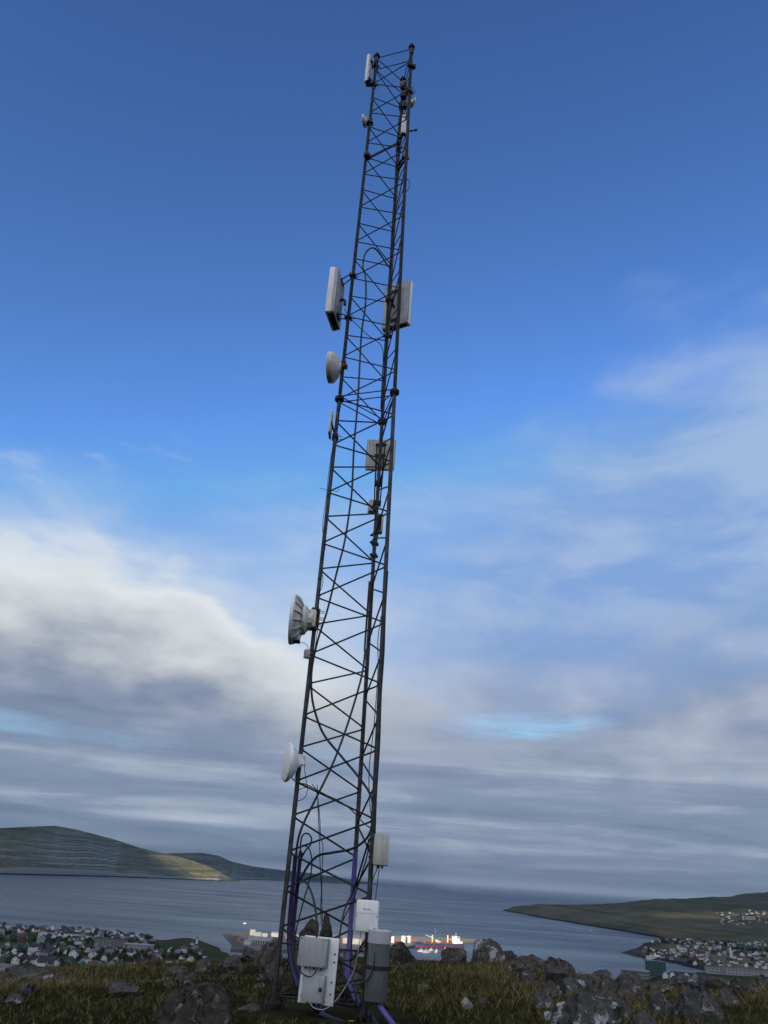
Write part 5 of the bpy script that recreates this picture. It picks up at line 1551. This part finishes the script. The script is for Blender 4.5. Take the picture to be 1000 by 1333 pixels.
hall('white hall on the quay just left of the mast', 353, 366, 1219.3, 8, 18, m_hall, 2.5)
hall('white hall on the quay seen through the mast', 372, 392, 1222, 8, 18, m_hall, 2.0)
hall('pale hall on the quay behind the white equipment box', 446, 470, 1228, 11, 20, m_cream_h, 0)
hall('white block on the quay right of the canister', 505.5, 513, 1227.0, 14, 12, m_hall, 0)
hall('grey green hall under the breakwater by the outcrop', 300, 315, 1239.5, 9, 20, m_dconc, 0, 5, MR['turf'])
# white tanks
for i, (px_, lab) in enumerate([(525.5, 'left white storage tank on the quay beside the cargo ship'), (532.3, 'right white storage tank on the quay beside the cargo ship')]):
    p = on_quay(px_, 1227.2); o = thing('storage_tank', lab, 'tank', p)
    MB().lathe([(0, 0), (6.6, 0), (6.6, 14.5), (6.3, 14.8)], p, UPV, 28).build('shell', m_cream_h, o)
    MB().lathe([(6.8, 14.6), (6.8, 14.9), (3, 15.8), (0, 16.1)], p, UPV, 28).build('roof', m_hall, o)
    for k in range(5): MB().lathe([(6.61, 2 + k * 2.6), (6.72, 2 + k * 2.6), (6.72, 2.2 + k * 2.6), (6.61, 2.2 + k * 2.6)], p, UPV, 28).build('hoop', m_hall, o)
# containers
m_cont = {k: mk('container_' + k, v, tuple(c * .8 for c in v), .3, .6) for k, v in {'red': (.28, .05, .03), 'orange': (.40, .14, .05), 'blue': (.03, .07, .2), 'white': (.62, .62, .58), 'brown': (.16, .07, .045)}.items()}
_cm = {}
def container_mesh(k):
    if k not in _cm:
        mb = MB(); mb.box((0, 0, 1.3), (12.2, 2.44, 2.6), None, 0)
        for i in range(20): 
            for sg_ in (-1, 1): mb.box((-5.7 + i * .6, sg_ * 1.24, 1.3), (.3, .08, 2.3), None, 0)
        _cm[k] = mb.mesh('container', m_cont[k])
    return _cm[k]
def container(p, rz, k, label, group):
    return tag(link('container', container_mesh(k), None, p, rz), label, 'container', group)
cs = [(308, 1221.5, 'brown'), (312, 1222.5, 'orange'), (316, 1224, 'brown'), (322, 1216.8, 'brown'), (516, 1225, 'red'), (519.5, 1224.2, 'red'), (538.5, 1226, 'red'), (541.5, 1224.5, 'brown'),
      (338, 1224, 'blue'), (358, 1223.5, 'brown'), (590, 1223.5, 'brown'), (585, 1222.8, 'red')]
for i, (px_, py_, k) in enumerate(cs):
    for lv in range(2 if i % 3 == 0 else 1):
        side = 'left part of the quay' if px_ < 400 else 'quay behind the cargo ship'
        container(on_quay(px_, py_) + UPV * (.01 + 2.62 * lv), .06 * (i % 5), k, f'{k} shipping container standing on the {side}', f'{k} containers on the {side}')

# shore crane
p = on_quay(566.5, 1224); o = thing('harbour_crane', 'tall blue harbour crane behind the cargo ship', 'crane', p)
m_blue = mk('crane_blue', (.025, .07, .19), (.02, .055, .15), .3, .5)
MB().box(p + UPV * 2, (9, 8, 4), None, .3).build('undercarriage', m_blue, o)
MB().tube([p + UPV * 4, p + UPV * 30], [2.0, 1.5], 10).build('tower', m_blue, o)
MB().box(p + UPV * 22 + Vector((1, -1, 0)), (4.5, 4, 4), None, .2).build('cabin', m_blue, o)
MB().tube([p + UPV * 24 + Vector((1, 0, 0)), p + UPV * 32 + Vector((2, 4, 0))], [1.2, .7], 8).build('boom', m_blue, o)

# ------------------------------------------------------------------ cargo ship
bow, stern = on_sea(538.5, 1232.6), on_sea(601.5, 1232.8)
cS = (bow + stern) / 2; LS = (stern - bow).length; rzS = math.atan2(stern.y - bow.y, stern.x - bow.x)
ship = thing('cargo_ship', 'blue cargo ship with yellow cranes and white bridge moored at the quay', 'ship', cS); ship.rotation_euler = (0, 0, rzS)
m_hull = mk('hull_blue', (.035, .065, .14), (.03, .055, .12), .05, .5)
m_boot = mk('hull_red', (.20, .035, .025), (.16, .03, .022), .05, .6)
m_deck = mk('deck_brown', (.26, .06, .04), (.18, .05, .035), .1, .7)
m_ship_w = mk('ship_white', (.78, .76, .70), (.70, .68, .63), .1, .5)
m_ship_y = mk('crane_yellow', (.62, .44, .14), (.55, .38, .12), .1, .5)
def loft(z0, z1, flare, m, name, parent, cap=False):
    V, F = [], []
    N_ = 30; B = 10.0
    for zi, z in enumerate((z0, z1)):
        for i in range(N_ + 1):
            s_ = i / N_
            wd_ = B * min(1, (s_ / .16) ** .6 if s_ < .16 else 1) * (1 if s_ < .9 else 1 - .25 * ((s_ - .9) / .1) ** 2)
            xx = -LS / 2 + s_ * LS - (flare if zi else 0) * (1 - s_) ** 8
            V += [Vector((xx, -wd_, z)), Vector((xx, wd_, z))]
    M_ = (N_ + 1) * 2
    for i in range(N_):
        F.append((i * 2, i * 2 + 2, M_ + i * 2 + 2, M_ + i * 2)); F.append((i * 2 + 1, M_ + i * 2 + 1, M_ + i * 2 + 3, i * 2 + 3))
        F.append((M_ + i * 2, M_ + i * 2 + 2, M_ + i * 2 + 3, M_ + i * 2 + 1)); F.append((i * 2, i * 2 + 1, i * 2 + 3, i * 2 + 2))
    F.append((0, M_, M_ + 1, 1)); F.append((N_ * 2, N_ * 2 + 1, M_ + N_ * 2 + 1, M_ + N_ * 2))
    return link(name, MB().raw(V, F).mesh(name, m), parent)
hull = loft(3.0, 7.6, 3.0, m_hull, 'hull', ship)
loft(-1.5, 2.98, .0, m_boot, 'boot_stripe', hull)
def sbox(name, x_, y_, z_, dims, m, parent=ship, bevel=.15): return link(name, MB().box((0, 0, 0), dims, None, bevel).mesh(name, m), parent, (x_, y_, z_))
sbox('forecastle', -LS * .42, 0, 9.8, (LS * .13, 13, 3.6), m_hull)
for i, fx in enumerate((-.26, -.12, .02, .16)): sbox('hatch_cover', LS * fx, 0, 9.2, (LS * .12, 15, 2.4), m_deck)
sbox('superstructure', LS * .37, 0, 14.5, (LS * .075, 16, 13), m_ship_w)
brd = sbox('bridge', LS * .365, 0, 22.6, (LS * .07, 19, 3.2), m_ship_w)
sbox('bridge_window', -LS * .0353, 0, .3, (.3, 17, 1.4), m_pane, brd, 0); sbox('bridge_window', 0, -9.55, .3, (LS * .06, .3, 1.4), m_pane, brd, 0)
sbox('after_house', LS * .435, 0, 10.6, (LS * .07, 14, 5.2), m_ship_w)
sbox('funnel', LS * .43, 2, 15.6, (5, 5, 5), m_hull)
link('mast', MB().tube([(LS * .365, 0, 24.2), (LS * .365, 0, 32)], .35, 6).mesh('mast', m_ship_w), ship)
for fx, tip in ((-.145, Vector((-25, 0, 6))), (.175, Vector((24, 0, 1.0)))):
    cr = link('crane', MB().tube([(LS * fx, -3, 8), (LS * fx, -3, 27)], [1.9, 1.5], 10).mesh('crane', m_ship_y), ship)
    base_ = Vector((LS * fx, -3, 21 if fx < 0 else 16))
    link('jib', MB().tube([base_, base_ + tip], [1.1, .5], 8).mesh('jib', m_ship_w if fx < 0 else m_ship_y), cr)
    link('cab', MB().box((LS * fx, -4.6, 19), (3, 2.6, 3), None, .2).mesh('cab', m_ship_y), cr)
for i in range(14): link('rail_post', MB().tube([(0, 0, 0), (0, 0, 1.6)], .12, 4).mesh('rail_post', m_ship_w), ship, (-LS * .35 + i * LS * .05, -9.8, 8))
Rm = Matrix.Rotation(rzS, 3, 'Z')
for i, (fx, fy, k, lv) in enumerate([(-.24, -2, 'red', 0), (-.24, 1, 'red', 0), (-.12, -3, 'brown', 0), (-.05, -2, 'white', 0), (-.01, -2, 'white', 0), (-.03, 2, 'white', 1), (.10, -3, 'red', 0), (.22, -2, 'brown', 0)]):
    container(cS + Rm @ Vector((LS * fx, fy, 10.42 + lv * 2.62)), rzS, k, f'{k} container loaded on the deck of the cargo ship', f'{k} containers on the ship deck')

# ------------------------------------------------------------------ small boats
m_boat = mk('boat_white', (.55, .55, .53), (.48, .48, .47), .3, .5)
def boat(p, L_, rz, label, hull_m=None):
    o = thing('motor_boat', label, 'boat', p); o.rotation_euler = (0, 0, rz)
    V, F = [], []
    for zi, z in enumerate((-.4, L_ * .14)):
        for i in range(9):
            s_ = i / 8; w_ = L_ * .16 * math.sin(math.pi * min(1, .22 + s_ * .55)) * (1 if s_ < .6 else max(.02, 1 - ((s_ - .6) / .4) ** 1.8))
            V += [Vector((-L_ / 2 + s_ * L_ * (1.05 if zi else 1), -w_, z)), Vector((-L_ / 2 + s_ * L_ * (1.05 if zi else 1), w_, z))]
    for i in range(8):
        a_ = i * 2
        F += [(a_, a_ + 2, a_ + 20, a_ + 18), (a_ + 1, a_ + 19, a_ + 21, a_ + 3), (a_ + 18, a_ + 20, a_ + 21, a_ + 19)]
    F += [(0, 18, 19, 1), (16, 17, 35, 34)]
    link('hull', MB().raw(V, F).mesh('hull', hull_m or m_boat), o)
    c_ = link('cabin', MB().box((0, 0, 0), (L_ * .32, L_ * .2, L_ * .16), None, L_ * .015).mesh('cabin', m_boat), o, (-L_ * .05, 0, L_ * .22))
    link('cabin_window', MB().box((0, 0, 0), (L_ * .28, L_ * .205, L_ * .05), None, 0).mesh('cabin_window', m_pane), c_, (.02 * L_, 0, L_ * .03))
    link('mast', MB().tube([(0, 0, 0), (0, 0, L_ * .25)], L_ * .008, 5).mesh('mast', m_boat), o, (-L_ * .1, 0, L_ * .3))
    return o
boat(on_sea(768.5, 1212), 22, 2.2, 'white motor boat moving along the headland shore')
boat(on_sea(319, 1202.5), 11, .4, 'tiny white boat out at sea above the breakwater')
boat(on_sea(579, 1206.8), 14, 2.8, 'white boat at sea above the cargo ship')
boat(on_sea(580.5, 1191), 11, .2, 'tiny white boat further out above the cargo ship')
boat(on_sea(440.5, 1182), 10, .8, 'tiny white boat seen through the mast')
for i, (px_, py_, L_, lab) in enumerate([(549, 1239, 20, 'leftmost white boat moored in front of the cargo ship'), (556, 1240.5, 22, 'second white boat moored in front of the cargo ship'), (562, 1238, 18, 'white boat with a tall mast moored before the ship'), (569, 1240, 20, 'fourth white boat moored in front of the cargo ship'), (580, 1238, 22, 'rightmost white boat moored beside the low rounded rock')]):
    boat(on_sea(px_, py_), L_, .2 + i * .3, lab)

# ------------------------------------------------------------------ lighthouse and mast on the small headland
p = far_hit(256, 1228.3, 1500, 2100); o = thing('lighthouse', 'small white lighthouse with dark top on the grassy point', 'lighthouse', p)
MB().lathe([(0, -1), (2.6, -1), (2.2, 7.5), (2.8, 7.6), (2.8, 8.2), (0, 8.2)], p, UPV, 16).build('tower', m_boat, o)
MB().lathe([(0, 8.2), (1.7, 8.2), (1.7, 10.3), (0, 10.3)], p, UPV, 12).build('lantern', m_pane, o)
MB().lathe([(2.0, 10.3), (1.2, 11.4), (0, 12)], p, UPV, 12).build('roof', m_cont['red'], o)
p = far_hit(250.5, 1228.8, 1500, 2100); o = thing('flag_pole', 'thin pale pole left of the lighthouse', 'pole', p)
MB().tube([p - UPV, p + UPV * 17], [.35, .2], 6).build('shaft', m_boat, o); MB().lathe([(0, 17), (.5, 17.2), (0, 17.7)], p, UPV, 8).build('finial', m_boat, o)
p = far_hit(250.5, 1229.8, 1500, 2100)
block('keeper_hut', 'tiny white hut on the point below the pole', 'building', p, .1, (7, 5, 3), MW['white'], 1, 2, .9, .9, MR['dark'], 1.6)

# ------------------------------------------------------------------ buildings near the bay on the right
m_gglass = mk('green_glass', (.012, .040, .042), (.020, .060, .062), .15, .12)
m_gframe = mk('green_cladding', (.085, .145, .145), (.07, .12, .12), .2, .5)
D_ = 1900.0
def at_D(px, py, D_):
    d = ray(px, py); k_ = D_ / math.hypot(d.x, d.y); return Vector((d.x * k_, d.y * k_, CAMZ + d.z * k_))
tl = at_D(839, 1251, D_); tr_ = at_D(867, 1252.5, D_)
w = (tr_ - tl).length; c_ = (tl + tr_) / 2; gzb = gz(c_.x, c_.y); hB = c_.z - gzb
o = thing('office_tower', 'green glass office block beyond the right-hand rocks', 'building', (c_.x, c_.y, gzb)); o.rotation_euler = (0, 0, -R(20))
w *= .95
link('wall', MB().box((0, 9, hB / 2 - 2), (w, 18, hB + 4), None, .2).mesh('wall', m_gframe), o)
link('roof', MB().box((0, 9, hB + .4), (w + .6, 18.6, .8), None, 0).box((w * .2, 9, hB + 1.6), (8, 6, 2), None, 0).mesh('roof', m_gframe), o)
nf = 8
for r__ in range(nf):
    for c__ in range(9):
        link('pane', MB().box((0, 0, 0), (w / 9 * .86, .25, hB / nf * .74), None, 0).mesh('pane', m_gglass) if (r__ + c__) == 0 else bpy.data.meshes['pane'], o, (-w / 2 + w * (c__ + .5) / 9, -.08, hB * (r__ + .5) / nf))
    for c__ in range(4): link('pane', bpy.data.meshes['pane'], o, (-w / 2 - .08, 18 * (c__ + .5) / 4, hB * (r__ + .5) / nf), math.pi / 2)
tl = at_D(808, 1261.5, 1840); tr_ = at_D(845, 1264, 1840); c_ = (tl + tr_) / 2; gzb = gz(c_.x, c_.y)
block('office_block', 'grey flat roofed building left of the green glass block', 'building', (c_.x, c_.y, gzb), -R(16), ((tr_ - tl).length, 26, c_.z - gzb), m_dconc, 4, 9, 4.5, 1.8, m_conc)
tl = at_D(919, 1258.5, 2120); tr_ = at_D(1010, 1264.5, 2160); c_ = (tl + tr_) / 2; gzb = gz(c_.x, c_.y)
block('factory', 'long pale grey factory on the near shore of the bay', 'building', (c_.x, c_.y, gzb), math.atan2(tr_.y - tl.y, tr_.x - tl.x), ((tr_ - tl).length, 24, c_.z - gzb), m_conc, 2, 18, 3.5, 1.6, MR['grey'])
p = at_D(942.5, 1262, 2100); p.z = gz(p.x, p.y); o = thing('factory_chimney', 'slim grey factory chimney in front of the bay village', 'chimney', p)
hC = at_D(942.5, 1240, 2100).z - p.z
MB().lathe([(0, -1), (2.6, -1), (2.2, hC * .5), (1.8, hC), (1.2, hC), (1.2, hC - 1), (0, hC - 1)], p, UPV, 16).build('stack', m_dconc, o)
MB().lathe([(2.0, hC - 1.2), (2.15, hC - 1.2), (2.15, hC - .4), (2.0, hC - .4)], p, UPV, 16).build('rim_band', m_conc, o)
tl = at_D(874, 1268.5, 1900); tr_ = at_D(910, 1270, 1900); c_ = (tl + tr_) / 2; gzb = gz(c_.x, c_.y)
block('harbour_shed', 'long dark shed right of the green glass block', 'building', (c_.x, c_.y, gzb), -R(18), ((tr_ - tl).length, 14, max(c_.z - gzb, 4)), MW['black'], 1, 6, 2, 1.4, MR['dark'], 3.5)
for i, (px_, py_, wk, lab) in enumerate([(875.5, 1271, 'white', 'left white gabled house just right of the green glass block'), (893.5, 1270.5, 'white', 'white gabled house in front of the long dark shed'), (905, 1272, 'grey', 'grey house right of the white gabled house by the shed'), (866.5, 1274, 'white', 'small white house at the foot of the green glass block')]):
    p = at_D(px_, py_, 1830); p.z = gz(p.x, p.y); house(p, -.3, wk, 'dark', (10, 11, 6.5, 5), lab, None, True)
# church and the white hall of the village across the bay
p = at_D(953, 1252.5, 2520); p.z = head_z(p.x, p.y); o = thing('church', 'white church with pointed spire in the village across the bay', 'church', p); o.rotation_euler = (0, 0, -.3)
link('nave', MB().prism([(-5, -2), (5, -2), (5, 7), (0, 12), (-5, 7)], (0, 4, 0), Vector((1, 0, 0)), UPV, Vector((0, 1, 0)), 22).mesh('nave', MW['white']), o)
link('tower', MB().box((0, 1, 8), (6, 6, 20), None, 0).mesh('tower', MW['white']), o)
link('spire', MB().lathe([(4.4, 18.01), (0, 32)], (0, 1, 0), UPV, 4).mesh('spire', MW['white']), o)
rf_ = MB()
for sg_ in (-1, 1): rf_.raw([(sg_ * 5.6, 3.8, 6.6), (0, 3.8, 12.3), (0, 26.4, 12.3), (sg_ * 5.6, 26.4, 6.6)], [(0, 1, 2, 3)])
link('roof', rf_.mesh('roof', MR['dark']), o)
def vblock(label, px_, py_, D_, dims, m, name='warehouse', rz=-.35, roof=0, rm=None):
    p = at_D(px_, py_, D_); p.z = head_z(p.x, p.y)
    o = block(name, label, 'building', p, rz, dims, m, 1, 6, 2.5, 1.6, rm or MR['pale'], roof)
    return o
vblock('big bright white hall by the village harbour', 889, 1241, 2640, (24, 20, 13), m_hall)
vblock('long low white hall beside the big village hall', 880, 1239, 2700, (34, 12, 6), m_hall)
vblock('pale quay shed on the tip of the village harbour', 848, 1247, 2480, (26, 12, 5), MW['grey'])
vblock('bright white hall in the upper part of the village', 952, 1222, 3150, (26, 16, 9), m_hall)
vblock('bright white house block above the village fields', 909, 1224, 3080, (16, 14, 9), m_hall)
vblock('cream farm building in the upper village on the headland', 977, 1199, 4250, (40, 22, 14), m_cream_h, roof=5, rm=MR['red'])

# ------------------------------------------------------------------ the air: thin even haze round everything but sky and cloud
m_haze = bpy.data.materials.new('sea_air'); m_haze.use_nodes = True
t = NX(m_haze.node_tree); t.n.remove(t.n['Principled BSDF'])
vp = t.n.new('ShaderNodeVolumePrincipled')
vp.inputs['Color'].default_value = (.33, .42, .53, 1)
vp.inputs['Density'].default_value = 2.6e-5
vp.inputs['Anisotropy'].default_value = .0
t.l.new(vp.outputs[0], t.n['Material Output'].inputs['Volume'])
hb = MB().box((0, 0, 0), (250000, 250000, 441), None, 0).build('haze', m_haze, None, False, (0, 0, 0))
hb.location = (0, 0, 38.5)          # bottom a metre or two under the lowest sea bed, top above the island
tag(hb, 'thin blue sea haze over the sound', 'haze', kind='stuff')
